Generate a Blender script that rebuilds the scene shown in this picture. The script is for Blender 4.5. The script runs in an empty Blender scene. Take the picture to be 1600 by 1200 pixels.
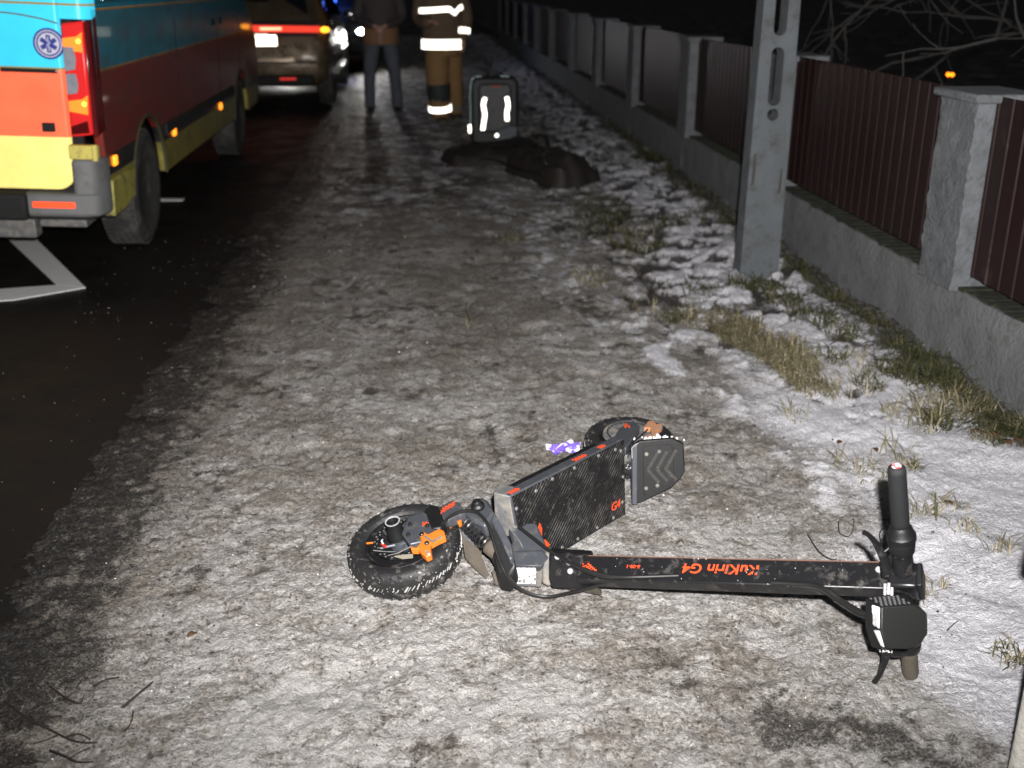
import bpy, math, random
import numpy as np
from mathutils import Vector, Matrix
random.seed(7); rng = np.random.default_rng(11)
sc = bpy.context.scene
COL = sc.collection
R = math.radians

# ------------------------------------------------------------------ camera
cam_d = bpy.data.cameras.new('camera'); cam = bpy.data.objects.new('camera', cam_d); COL.objects.link(cam)
cam_d.sensor_width = 36.0; cam_d.lens = 37.35
cam_d.clip_start = 0.02; cam_d.clip_end = 2000
cam.location = (0, 0, 1.5)
cam.rotation_euler = (R(90 - 20.7), 0, R(-4.85))
cam_d.dof.use_dof = True; cam_d.dof.focus_distance = 2.75; cam_d.dof.aperture_fstop = 3.0
sc.camera = cam

# ------------------------------------------------------------------ night sky
w = bpy.data.worlds.new('World'); sc.world = w; w.use_nodes = True
nt = w.node_tree
sky = nt.nodes.new('ShaderNodeTexSky'); sky.sky_type = 'NISHITA'; sky.sun_disc = False
sky.sun_elevation = R(-1.5); sky.sun_rotation = R(200)
nt.links.new(sky.outputs[0], nt.nodes['Background'].inputs[0])
nt.nodes['Background'].inputs[1].default_value = 0.12

# the photographer's flash gun, on a bracket beside the lens: the lamp that lights this night picture
fl = bpy.data.lights.new('flash_gun', 'SPOT'); flo = bpy.data.objects.new('flash_gun', fl); COL.objects.link(flo)
fl.energy = 1480; fl.color = (1.0, 0.964, 0.952); fl.shadow_soft_size = 0.02
fl.spot_size = R(106); fl.spot_blend = 1.0
flo.location = (0.06, 0.0, 1.60)
flo.rotation_euler = (Vector((1.0, 12.0, 0.95)) - Vector(flo.location)).to_track_quat('-Z', 'Y').to_euler()

vs = sc.view_settings
vs.view_transform = 'Standard'; vs.look = 'None'; vs.gamma = 1.0; vs.use_curve_mapping = False; vs.exposure = 0.0

# ------------------------------------------------------------------ helpers
def V(*a): return np.array(a if len(a) > 1 else a[0], float)
def nrm(v): v = np.asarray(v, float); return v / np.linalg.norm(v)
class MB:
    def __init__(s): s.v = []; s.f = []
    def add(s, vs, fs):
        o = len(s.v); s.v += [tuple(map(float, p)) for p in vs]; s.f += [tuple(i + o for i in f) for f in fs]; return s
    def box(s, c, h, u=(1,0,0), v=(0,1,0), w=(0,0,1)):
        c = V(c); u, v, w = V(u)*h[0], V(v)*h[1], V(w)*h[2]
        p = [c + a*u + b*v + d*w for d in (-1,1) for b in (-1,1) for a in (-1,1)]
        return s.add(p, [(0,2,3,1),(4,5,7,6),(0,1,5,4),(2,6,7,3),(0,4,6,2),(1,3,7,5)])
    def bb(s, x0, x1, y0, y1, z0, z1):
        return s.box(((x0+x1)/2, (y0+y1)/2, (z0+z1)/2), (abs(x1-x0)/2, abs(y1-y0)/2, abs(z1-z0)/2))
    def prism(s, poly, vec):
        n = len(poly); a = [V(p) for p in poly]; b = [p + V(vec) for p in a]
        nn = sum((np.cross(a[i]-a[0], a[(i+1) % n]-a[0]) for i in range(n)), V(0,0,0))
        fs = [tuple(range(n))[::-1], tuple(range(n, 2*n))] + [(i, (i+1) % n, n+(i+1) % n, n+i) for i in range(n)]
        if nn @ V(vec) < 0: fs = [f[::-1] for f in fs]
        return s.add(a + b, fs)
    def tube(s, pts, r, n=8, e=None, caps=True, smooth=0):
        pts = [V(p) for p in pts]
        rr = list(r) if hasattr(r, '__len__') else [r]*len(pts)
        if smooth: pts, rr = spline(pts, rr, smooth)
        m = len(pts); ref = None; ring = []
        for i in range(m):
            t = nrm(pts[min(i+1, m-1)] - pts[max(i-1, 0)])
            if ref is None:
                ref = np.cross(t, V(0,0,1)) if abs(t[2]) < .9 else np.cross(t, V(0,1,0))
            ref = nrm(ref - t*(ref @ t)); b = np.cross(t, ref)
            q = rr[i] if hasattr(rr[i], '__len__') else (rr[i], rr[i])
            ring += [pts[i] + ref*math.cos(2*math.pi*k/n)*q[0] + b*math.sin(2*math.pi*k/n)*q[1] for k in range(n)]
        fs = [(i*n+k, i*n+(k+1) % n, (i+1)*n+(k+1) % n, (i+1)*n+k) for i in range(m-1) for k in range(n)]
        if caps: fs += [tuple(range(n))[::-1], tuple((m-1)*n+k for k in range(n))]
        return s.add(ring, fs)
    def lathe(s, o, ax, prof, n=24, closed=False):
        o = V(o); ax = nrm(ax); u = nrm(np.cross(ax, V(0,1,0) if abs(ax[1]) < .9 else V(1,0,0))); v = np.cross(ax, u)
        m = len(prof); vs = [o + ax*h + (u*math.cos(2*math.pi*k/n) + v*math.sin(2*math.pi*k/n))*max(r, 1e-5) for h, r in prof for k in range(n)]
        fs = [(i*n+k, i*n+(k+1) % n, (i+1) % m*n+(k+1) % n, (i+1) % m*n+k) for i in range(m if closed else m-1) for k in range(n)]
        if not closed: fs += [tuple(range(n))[::-1], tuple((m-1)*n+k for k in range(n))]
        return s.add(vs, fs)
    def ball(s, c, r, n=12, m=8):
        r = r if hasattr(r, '__len__') else (r, r, r); c = V(c)
        vs = [c + V(0,0,-r[2])] + [c + V(r[0]*math.cos(2*math.pi*k/n)*math.cos(a), r[1]*math.sin(2*math.pi*k/n)*math.cos(a), r[2]*math.sin(a)) for a in [math.pi*(j/m-.5) for j in range(1, m)] for k in range(n)] + [c + V(0,0,r[2])]
        fs = [(0, 1+(k+1) % n, 1+k) for k in range(n)] + [(1+j*n+k, 1+j*n+(k+1) % n, 1+(j+1)*n+(k+1) % n, 1+(j+1)*n+k) for j in range(m-2) for k in range(n)]
        l = 1+(m-2)*n; fs += [(l+k, l+(k+1) % n, l+n) for k in range(n)]
        return s.add(vs, fs)
def spline(pts, rr, k):
    out, ro = [], []; m = len(pts)
    for i in range(m-1):
        p0, p1, p2, p3 = pts[max(i-1,0)], pts[i], pts[i+1], pts[min(i+2,m-1)]
        for j in range(k):
            t = j/k
            out.append(.5*((2*p1)+(-p0+p2)*t+(2*p0-5*p1+4*p2-p3)*t*t+(-p0+3*p1-3*p2+p3)*t**3))
            a, b = rr[i], rr[i+1]
            ro.append(tuple(np.array(a)*(1-t)+np.array(b)*t) if hasattr(a, '__len__') else a*(1-t)+b*t)
    out.append(pts[-1]); ro.append(rr[-1]); return out, ro
OFF = {}
def tag(o, label=None, cat=None, group=None, kind=None):
    for k, x in (('label', label), ('category', cat), ('group', group), ('kind', kind)):
        if x: o[k] = x
    return o
def thing(name, loc, label, cat, group=None):
    o = bpy.data.objects.new(name, None); o.empty_display_size = .1; COL.objects.link(o); o.location = loc; OFF[o] = V(loc)
    return tag(o, label, cat, group)
def obj(name, m, mat, parent=None, bevel=0, smooth=35, origin=None, seg=2, label=None):
    off = OFF[parent] if parent is not None else (V(origin) if origin is not None else V(0,0,0))
    me = bpy.data.meshes.new(name); me.from_pydata([tuple(V(p)-off) for p in m.v], [], m.f); me.validate()
    me.materials.append(mat); me.update()
    if smooth:
        me.polygons.foreach_set('use_smooth', [True]*len(me.polygons)); me.set_sharp_from_angle(angle=R(smooth))
    o = bpy.data.objects.new(name, me); COL.objects.link(o); OFF[o] = off
    if parent is not None: o.parent = parent
    else: o.location = off
    if bevel:
        b = o.modifiers.new('bevel', 'BEVEL'); b.width = bevel; b.segments = seg; b.limit_method = 'ANGLE'; b.angle_limit = R(30)
    if label: o['label'] = label
    return o
def text(name, body, size, o, u, v, mat, parent, ext=.0006, align='CENTER', shear=0.0, sx=1.0):
    cu = bpy.data.curves.new(name, 'FONT'); cu.body = body; cu.size = size; cu.align_x = align; cu.align_y = 'CENTER'; cu.extrude = ext; cu.shear = shear; cu.offset = size*.012
    t = bpy.data.objects.new(name, cu); COL.objects.link(t); bpy.context.view_layer.update()
    me = bpy.data.meshes.new_from_object(t.evaluated_get(bpy.context.evaluated_depsgraph_get()))
    bpy.data.objects.remove(t); bpy.data.curves.remove(cu)
    u, v = nrm(u), nrm(v); n = np.cross(u, v); off = OFF[parent]
    for p in me.vertices: c = V(o) + u*p.co[0]*sx + v*p.co[1] + n*p.co[2] - off; p.co = c
    me.materials.clear(); me.materials.append(mat); me.name = name
    q = bpy.data.objects.new(name, me); COL.objects.link(q); q.parent = parent; OFF[q] = off
    return q

# ------------------------------------------------------------------ materials
def nodes(name):
    m = bpy.data.materials.new(name); m.use_nodes = True; t = m.node_tree
    return m, t, t.nodes['Principled BSDF']
def N(t, kind, **kw):
    n = t.nodes.new(kind)
    for k, x in kw.items():
        if k.startswith('i_'): n.inputs[k[2:].replace('_', ' ')].default_value = x
        else: setattr(n, k, x)
    return n
def ramp(t, src, lo, hi, c0=(0,0,0,1), c1=(1,1,1,1)):
    r = t.nodes.new('ShaderNodeValToRGB'); e = r.color_ramp.elements
    e[0].position = lo; e[1].position = hi; e[0].color = c0; e[1].color = c1
    t.links.new(src, r.inputs[0]); return r.outputs[0]
def mix(t, f, a, b, mode='MIX'):
    n = t.nodes.new('ShaderNodeMix'); n.data_type = 'RGBA'; n.blend_type = mode
    for s, x in ((n.inputs[0], f), (n.inputs[6], a), (n.inputs[7], b)):
        if isinstance(x, (int, float)): s.default_value = x
        elif isinstance(x, tuple): s.default_value = x if len(x) == 4 else (*x, 1)
        else: t.links.new(x, s)
    return n.outputs[2]
def noise(t, scale, detail=4, rough=.55, co=None, dist=0):
    n = N(t, 'ShaderNodeTexNoise'); n.inputs['Scale'].default_value = scale; n.inputs['Detail'].default_value = detail
    n.inputs['Roughness'].default_value = rough; n.inputs['Distortion'].default_value = dist
    if co is None: co = N(t, 'ShaderNodeTexCoord').outputs['Object']
    t.links.new(co, n.inputs['Vector']); return n.outputs['Fac']
def mat(name, col, rough=.5, metal=0, var=.25, vs=9, bump=0, bs=80, dirt=None, ds=14, dlo=.5, dhi=.7, spec=.5, coat=0, emit=None, es=0):
    m, t, b = nodes(name); c = (*col, 1)
    out = mix(t, noise(t, vs), tuple(x*(1-var) for x in col), tuple(min(1, x*(1+var)) for x in col))
    if dirt:
        f = ramp(t, noise(t, ds, 8, .7), dlo, dhi); out = mix(t, f, out, dirt)
        rr = N(t, 'ShaderNodeMapRange'); t.links.new(f, rr.inputs[0]); rr.inputs[3].default_value = rough; rr.inputs[4].default_value = .85
        t.links.new(rr.outputs[0], b.inputs['Roughness'])
    else: b.inputs['Roughness'].default_value = rough
    t.links.new(out, b.inputs['Base Color']); b.inputs['Metallic'].default_value = metal
    b.inputs['Specular IOR Level'].default_value = spec; b.inputs['Coat Weight'].default_value = coat
    if bump:
        bn = N(t, 'ShaderNodeBump'); bn.inputs['Strength'].default_value = bump; bn.inputs['Distance'].default_value = .01
        t.links.new(noise(t, bs, 6, .65), bn.inputs['Height']); t.links.new(bn.outputs[0], b.inputs['Normal'])
    if emit: b.inputs['Emission Color'].default_value = (*emit, 1); b.inputs['Emission Strength'].default_value = es
    return m
def retro(name, col, strength=.5, rough=.4, bands=None, axis=2, grime=None):
    """retro-reflective film: glass beads send light back where it came from, so the lobe is centred on the incoming ray"""
    m, t, b = nodes(name)
    g = N(t, 'ShaderNodeBsdfGlossy'); g.inputs['Roughness'].default_value = rough
    geo = N(t, 'ShaderNodeNewGeometry'); t.links.new(geo.outputs['Incoming'], g.inputs['Normal'])
    src = None
    if bands:
        co = N(t, 'ShaderNodeTexCoord'); sp = N(t, 'ShaderNodeSeparateXYZ'); t.links.new(co.outputs['Object'], sp.inputs[0])
        r = N(t, 'ShaderNodeValToRGB'); r.color_ramp.interpolation = 'CONSTANT'
        mr = N(t, 'ShaderNodeMapRange'); mr.inputs[1].default_value = 0; mr.inputs[2].default_value = 3.0; t.links.new(sp.outputs[axis], mr.inputs[0])
        t.links.new(mr.outputs[0], r.inputs[0]); e = r.color_ramp.elements
        while len(e) < len(bands): e.new(.5)
        for i, (z, c) in enumerate(bands): e[i].position = z/3.0; e[i].color = (*c, 1)
        src = r.outputs[0]
        dv = mix(t, noise(t, 7, 6), (.72,.72,.72), (1.15,1.15,1.15)); src = mix(t, 1.0, src, dv, 'MULTIPLY')
        t.links.new(src, b.inputs['Base Color']); t.links.new(src, g.inputs['Color'])
    else:
        b.inputs['Base Color'].default_value = (*col, 1); g.inputs['Color'].default_value = (*col, 1)
    b.inputs['Roughness'].default_value = .35
    mx = N(t, 'ShaderNodeMixShader'); mx.inputs[0].default_value = strength
    t.links.new(b.outputs[0], mx.inputs[1]); t.links.new(g.outputs[0], mx.inputs[2])
    out = mx.outputs[0]
    if grime:
        df = N(t, 'ShaderNodeBsdfDiffuse'); df.inputs[0].default_value = (.10,.085,.06,1); m2 = N(t, 'ShaderNodeMixShader')
        t.links.new(ramp(t, noise(t, grime[0], 6, .7), grime[1], grime[2]), m2.inputs[0]); t.links.new(out, m2.inputs[1]); t.links.new(df.outputs[0], m2.inputs[2]); out = m2.outputs[0]
    t.links.new(out, t.nodes['Material Output'].inputs['Surface']); return m
def glow(name, col, es, base=None):
    m, t, b = nodes(name); b.inputs['Base Color'].default_value = (*(base or col), 1); b.inputs['Roughness'].default_value = .25
    b.inputs['Emission Color'].default_value = (*col, 1); b.inputs['Emission Strength'].default_value = es; return m
# gradient noise for the relief of the ground
GRAD = {}
def pnoise(x, y, seed):
    if seed not in GRAD:
        g = np.random.default_rng(seed).uniform(0, 2*np.pi, (256, 256)); GRAD[seed] = (np.cos(g), np.sin(g))
    gx, gy = GRAD[seed]
    xi = np.floor(x).astype(int); yi = np.floor(y).astype(int); fx = x-xi; fy = y-yi
    u = fx**3*(fx*(fx*6-15)+10); v = fy**3*(fy*(fy*6-15)+10)
    def d(i, j):
        a = (xi+i) & 255; b = (yi+j) & 255; return gx[a, b]*(fx-i)+gy[a, b]*(fy-j)
    return (d(0,0)*(1-u)+d(1,0)*u)*(1-v)+(d(0,1)*(1-u)+d(1,1)*u)*v
def fbm(x, y, s, o=4, seed=0, g=.5):
    a = 1; t = 0
    for i in range(o): t = t+a*pnoise(x*s*2**i+17.3*i, y*s*2**i+5.1*i, seed+i); a *= g
    return t
def sst(a, b, x): t = np.clip((x-a)/(b-a), 0, 1); return t*t*(3-2*t)
# ------------------------------------------------------------------ the ground
def height(x, y):
    x = np.asarray(x, float); y = np.asarray(y, float)
    z = .010*fbm(x, y, 2.2, 3, 1) + .009*fbm(x, y, 8, 4, 5, .6)
    verge = sst(1.22, 1.75, x+.18*fbm(x, y, 1.1, 3, 21)+.08*sst(3.2, 2.0, y)-.12*sst(5, 9, y))
    z = z + verge*(.035+.060*np.maximum(fbm(x, y, 1.9, 2, 9, .4), -.3)+.008*fbm(x, y, 5.5, 3, 12, .5)*sst(3, 5.5, y))
    z = z + .010*np.maximum(fbm(x, y, 11, 3, 31, .6), 0)*sst(.1, .9, x)*sst(3.6, 5.5, y)
    z = z - .015*sst(.22, .5, fbm(x, y, 3.1, 2, 41))                       # trodden hollows
    rut = .25*fbm(x*0, y, .5, 2, 51)+.22*fbm(x, y, 2.5, 4, 55, .6)
    z = z - .050*sst(-1.00, -1.32, x+rut*.18)
    return z
def path_rows():
    ys = [.75]
    while ys[-1] < 34: ys.append(ys[-1] + .0062*max(1, (ys[-1]/2.3))**1.5)
    return np.array(ys)
def un(f): return (f-f.mean())/f.std()
ys = path_rows(); xs = np.linspace(-1.75, 2.24, 600)
X, Y = np.meshgrid(xs, ys); Z = height(X, Y)
fine = np.clip(3.4/np.maximum(Y, 1), .25, 1)
g1 = un(fbm(X, Y, 30, 3, 61, .65)); g2 = un(fbm(X, Y, 75, 2, 71, .6))
verge = sst(1.08, 1.45, X+.20*fbm(X, Y, 1.3, 4, 21)+.10*sst(3.2, 2.0, Y)-.22*sst(4.6, 9, Y))
Z = Z + (.0022*g1*(1-.6*verge) + .0013*g2)*fine
# where the cover is clean snow, packed dirty ice or bare earth (its own shapes, not light)
a1, a2, a3 = un(fbm(X, Y, 1.7, 4, 91, .55)), un(fbm(X, Y, 6.5, 4, 95, .6)), un(fbm(X, Y, 20, 3, 99, .6))
right = sst(.15, .95, X+.1*a1)*sst(3.5, 5.0, Y)
snow = sst(-2.4, 2.6, .55*a1+.55*a2+.45*a3+.55*sst(3.6, 2.4, Y)-.35*sst(3.0, 5.0, Y)+1.25*right-.35*sst(9, 15, Y)*(1-right)+.45*sst(.6, 1.15, X)*sst(3.6, 2.6, Y))
snow = np.maximum(snow, verge*np.clip(.95+.05*a2, 0, 1))
d0 = .60*un(fbm(X, Y, 2.1, 5, 111, .6))+.55*un(fbm(X, Y, 8, 4, 115, .6))+.45*a3*-1
dirt = .84*sst(.30, 2.5, d0+.40*sst(3.0, 6.5, Y)-.25*right+.10*sst(-.2, -.8, X)) * (1-.85*verge)
dirt = np.maximum(dirt, .55*sst(3.0, 7.0, Y)*sst(-.8, 1.5, .8*un(fbm(X, Y, 1.3, 5, 131, .62))+.6*a2)*(1-.75*right))
# between path and plinth, towards the pole: clods of snow with dark grass in the gaps
clod = un(fbm(X, Y, 4.6, 2, 121, .5))*.75+un(fbm(X, Y, 10.5, 3, 125, .55))*.6
gap = sst(.42, -.40, clod)*sst(.75, 1.15, X+.12*a1)*sst(3.9, 5.0, Y+.3*a1)
gap = np.maximum(gap, sst(-.35, -1.3, clod)*sst(1.25, 1.5, X)*sst(3.0, 3.8, Y))
dirt = np.maximum(dirt, gap); Z = Z - .022*gap + .006*(1-gap)*sst(.75, 1.15, X)*sst(3.9, 5.0, Y)*np.clip(clod+.6, 0, 1.4)
dirt = np.maximum(dirt, sst(1.90, 2.05, X+.09*fbm(X, Y, 5, 4, 141, .6)))
wob = .030*un(fbm(X, Y, 1.2, 4, 85, .6))+.020*a2+.02*a3
slush = sst(.62, .02, X+1.10+wob)                                         # grey slush thinning out on to the asphalt
dirt = np.maximum(dirt, sst(.12, 1.0, slush+.10*a2+.16*a3)); dirt = np.maximum(dirt, sst(.004, -.014, Z)*sst(-.75, -.95, X))
wetp = np.exp(-((X-.78)/.15)**2-((Y-1.83)/.10)**2)+.8*np.exp(-((X-.95)/.10)**2-((Y-1.78)/.07)**2)   # thawed muddy patch near the display end
dirt = np.maximum(dirt, .9*sst(.35, .95, wetp+.16*a2+.16*a3))
ridge = np.exp(-((X-(1.02+.20*sst(4.3, 3.0, Y))-.05*a1)/.055)**2)*sst(2.6, 3.0, Y)*sst(4.9, 4.3, Y)*np.clip(.75+.35*a2, 0, 1.2)   # kicked-up ridge of clean snow
snow = np.maximum(snow, np.clip(ridge*1.1, 0, 1)); dirt = dirt*(1-.85*np.clip(ridge, 0, 1)); Z = Z+.014*ridge; snow = snow*(1-.8*slush)
me = bpy.data.meshes.new('snowy_footpath')
ny, nx = X.shape
me.vertices.add(nx*ny); me.vertices.foreach_set('co', np.stack([X, Y, Z], -1).astype(np.float32).ravel())
idx = np.arange(nx*ny).reshape(ny, nx)
q = np.stack([idx[:-1,:-1], idx[:-1,1:], idx[1:,1:], idx[1:,:-1]], -1).reshape(-1, 4)
me.loops.add(q.size); me.loops.foreach_set('vertex_index', q.ravel().astype(np.int32))
me.polygons.add(len(q)); me.polygons.foreach_set('loop_start', np.arange(0, q.size, 4, dtype=np.int32))
me.polygons.foreach_set('use_smooth', np.ones(len(q), bool)); me.update(calc_edges=True)
fs = un(fbm(X, Y, 3.2, 4, 151, .6))*.7+un(fbm(X, Y, 9, 3, 155, .6))*.7
farz = sst(5.5, 8.5, Y)*(1-.6*right)*sst(-.95, -.6, X)
dirt = np.maximum(dirt, .85*farz*sst(.35, -.5, fs))
clean = np.clip(np.maximum(verge, np.clip(ridge, 0, 1)*.9)+.8*right*sst(.3, 1.2, a2+.5*a3)+.75*farz*sst(.35, 1.2, fs), 0, 1); dirt = dirt*(1-.7*farz*sst(.35, 1.2, fs))
for nm, a in (('snow', snow), ('dirt', dirt), ('slush', slush), ('clean', clean)):
    at = me.attributes.new(nm, 'FLOAT', 'POINT'); at.data.foreach_set('value', a.astype(np.float32).ravel())
def path_mat():
    m, t, b = nodes('snow_ice_and_earth'); co = N(t, 'ShaderNodeTexCoord').outputs['Object']
    def at(n): return N(t, 'ShaderNodeAttribute', attribute_name=n).outputs['Fac']
    n1 = noise(t, 24, 5, .65, co); n2 = noise(t, 85, 4, .75, co); n3 = noise(t, 190, 3, .8, co); n4 = noise(t, 7, 5, .65, co)
    def warp(a, src, k):                                     # break the mask up with finer grain
        s = N(t, 'ShaderNodeMath', operation='SUBTRACT'); t.links.new(src, s.inputs[0]); s.inputs[1].default_value = .5
        mm = N(t, 'ShaderNodeMath', operation='MULTIPLY_ADD'); t.links.new(s.outputs[0], mm.inputs[0]); mm.inputs[1].default_value = k; t.links.new(a, mm.inputs[2]); return mm.outputs[0]
    dirty = mix(t, ramp(t, n4, .35, .7), (.150, .128, .103), (.250, .225, .190))
    dirty = mix(t, ramp(t, n2, .36, .66), dirty, mix(t, .5, dirty, (.40, .385, .36)))
    white = mix(t, ramp(t, n3, .32, .68), (.330, .318, .302), (.525, .515, .50))
    sn = ramp(t, warp(warp(warp(at('snow'), n2, .55), n1, .45), n3, .55), .16, .88)
    c = mix(t, sn, dirty, white)
    c = mix(t, ramp(t, warp(warp(at('clean'), n2, .5), n1, .4), .25, .95), c, mix(t, ramp(t, n3, .3, .7), (.70, .70, .745), (.86, .86, .905)))
    earth = mix(t, ramp(t, n2, .3, .7), (.020, .018, .015), (.072, .062, .050))
    earth = mix(t, at('slush'), earth, mix(t, ramp(t, n3, .35, .7), (.006, .0058, .0054), (.030, .028, .026)))
    dm = ramp(t, warp(warp(at('dirt'), n2, 1.5), n3, 2.0), .42, .92)
    c = mix(t, dm, c, earth)
    # grit: dark crumbs frozen into the ice
    for sc_, lo, hi, dk, lt in ((105, .66, .76, (.035,.030,.024), (.12,.105,.09)), (60, .86, .90, (.03,.024,.018), (.11,.09,.07)), (34, .955, .97, (.03,.024,.018), (.11,.09,.07))):
        vo = N(t, 'ShaderNodeTexVoronoi'); vo.inputs['Scale'].default_value = sc_; vo.inputs['Randomness'].default_value = 1; t.links.new(co, vo.inputs['Vector'])
        sp_ = N(t, 'ShaderNodeSeparateColor'); t.links.new(vo.outputs['Color'], sp_.inputs[0])
        pk = N(t, 'ShaderNodeMath', operation='MULTIPLY'); t.links.new(ramp(t, vo.outputs['Distance'], .18, .48, (.85,.85,.85,1), (0,0,0,1)), pk.inputs[0]); t.links.new(ramp(t, sp_.outputs[0], lo, hi), pk.inputs[1])
        iv = N(t, 'ShaderNodeMapRange'); t.links.new(at('snow'), iv.inputs[0]); iv.inputs[1].default_value = .60; iv.inputs[2].default_value = .93; iv.inputs[3].default_value = 1; iv.inputs[4].default_value = .06
        p2 = N(t, 'ShaderNodeMath', operation='MULTIPLY'); t.links.new(pk.outputs[0], p2.inputs[0]); t.links.new(iv.outputs[0], p2.inputs[1])
        c = mix(t, p2.outputs[0], c, mix(t, sp_.outputs[1], dk, lt))
    vg = N(t, 'ShaderNodeTexVoronoi'); vg.inputs['Scale'].default_value = 150; t.links.new(co, vg.inputs['Vector'])     # coarse crystals of old ice
    sg = N(t, 'ShaderNodeSeparateColor'); t.links.new(vg.outputs['Color'], sg.inputs[0])
    gk = N(t, 'ShaderNodeMapRange'); t.links.new(at('snow'), gk.inputs[0]); gk.inputs[1].default_value = .8; gk.inputs[2].default_value = .95; gk.inputs[3].default_value = 1; gk.inputs[4].default_value = .35
    c = mix(t, gk.outputs[0], c, mix(t, 1.0, c, ramp(t, sg.outputs[0], .0, 1.0, (.64,.63,.62,1), (1.28,1.28,1.28,1)), 'MULTIPLY'))
    t.links.new(c, b.inputs['Base Color'])
    rr = N(t, 'ShaderNodeMapRange'); t.links.new(n1, rr.inputs[0]); rr.inputs[1].default_value = .3; rr.inputs[2].default_value = .7; rr.inputs[3].default_value = .30; rr.inputs[4].default_value = .70
    t.links.new(rr.outputs[0], b.inputs['Roughness']); b.inputs['Specular IOR Level'].default_value = .5
    h = N(t, 'ShaderNodeMath', operation='MULTIPLY_ADD'); t.links.new(n3, h.inputs[0]); h.inputs[1].default_value = .5; t.links.new(n2, h.inputs[2])
    bp = N(t, 'ShaderNodeBump'); bp.inputs['Strength'].default_value = 1.0; bp.inputs['Distance'].default_value = .011
    t.links.new(h.outputs[0], bp.inputs['Height']); t.links.new(bp.outputs[0], b.inputs['Normal'])
    return m
PATH = path_mat(); me.materials.append(PATH)
po = bpy.data.objects.new('snowy_footpath', me); COL.objects.link(po); tag(po, kind='structure')

def asphalt():
    m, t, b = nodes('wet_asphalt'); co = N(t, 'ShaderNodeTexCoord').outputs['Object']
    n = noise(t, 180, 5, .75, co); n2 = noise(t, 3, 5, .6, co)
    c = mix(t, ramp(t, n, .35, .75), (.0045, .0046, .0044), (.020, .0195, .018)); c = mix(t, n2, c, mix(t, .5, c, (.02, .017, .014)))
    c = mix(t, ramp(t, n, .74, .80), c, (.12, .115, .11)); t.links.new(c, b.inputs['Base Color'])
    rr = N(t, 'ShaderNodeMapRange'); t.links.new(n2, rr.inputs[0]); rr.inputs[1].default_value = .35; rr.inputs[2].default_value = .7; rr.inputs[3].default_value = .42; rr.inputs[4].default_value = .7
    t.links.new(rr.outputs[0], b.inputs['Roughness']); b.inputs['Specular IOR Level'].default_value = .25
    bp = N(t, 'ShaderNodeBump'); bp.inputs['Strength'].default_value = .5; bp.inputs['Distance'].default_value = .005; t.links.new(n, bp.inputs['Height']); t.links.new(bp.outputs[0], b.inputs['Normal']); return m
m = MB(); m.bb(-9.0, -.9, -6, 220, -.25, -.018)
tag(obj('road', m, asphalt(), smooth=0), kind='structure')
EARTH = mat('winter_soil', (.05, .042, .032), .9, var=.5, vs=3, bump=.5, bs=25, dirt=(.4, .4, .42), ds=2.2, dlo=.52, dhi=.66)
m = MB(); k = 400; m.add([(-k,-k,-.09),(k,-k,-.09),(k,k,-.09),(-k,k,-.09)], [(0,1,2,3)])
tag(obj('ground', m, EARTH, smooth=0), kind='structure')
# soil behind the fence, so that the plinth stands in ground on both sides
m = MB(); m.bb(2.34, 60, -6, 120, -.2, .06); tag(obj('garden_ground', m, EARTH, smooth=0), kind='structure')

# worn white road paint
PAINT = mat('road_paint', (.92, .93, .92), .7, var=.12, vs=30, dirt=(.05,.05,.05), ds=60, dlo=.60, dhi=.72)
def marking(poly): 
    m = MB(); m.prism([(x, y, -.0178) for x, y in poly], (0, 0, .0045)); return tag(obj('road_marking', m, PAINT, smooth=0), kind='structure')
marking([(-2.66,6.93),(-2.49,6.93),(-1.795,5.63),(-1.964,5.696)])
marking([(-1.795,5.628),(-1.964,5.694),(-2.50,5.58),(-3.6,5.30),(-3.6,5.10),(-2.093,5.42)])
marking([(-1.995,8.16),(-1.774,8.12),(-1.774,8.04),(-1.995,8.07)])

# ------------------------------------------------------------------ fence: concrete plinth, pillars, corrugated brown sheets
CONC = mat('rough_concrete', (.150, .160, .160), .9, var=.28, vs=5, bump=.9, bs=42, dirt=(.07,.075,.062), ds=11, dlo=.52, dhi=.75)
CONC2 = mat('split_face_concrete', (.135, .145, .155), .9, var=.35, vs=11, bump=1.0, bs=48, dirt=(.075,.08,.078), ds=20, dlo=.50, dhi=.72)
MOSS = mat('mossy_ledge', (.030, .033, .018), .95, var=.5, vs=16, bump=.8, bs=90, dirt=(.012,.012,.010), ds=22, dlo=.45, dhi=.6)
SHEET = mat('brown_sheet_metal', (.016, .0072, .0066), .42, var=.35, vs=3, spec=.3, dirt=(.05,.035,.03), ds=5, dlo=.6, dhi=.8)
fence = thing('fence', (2.15, 3.0, 0), 'long fence of brown corrugated sheets between concrete pillars on a grey plinth', 'fence')
YP = [4.165+2.285*k for k in range(-2, 12)]
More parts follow.
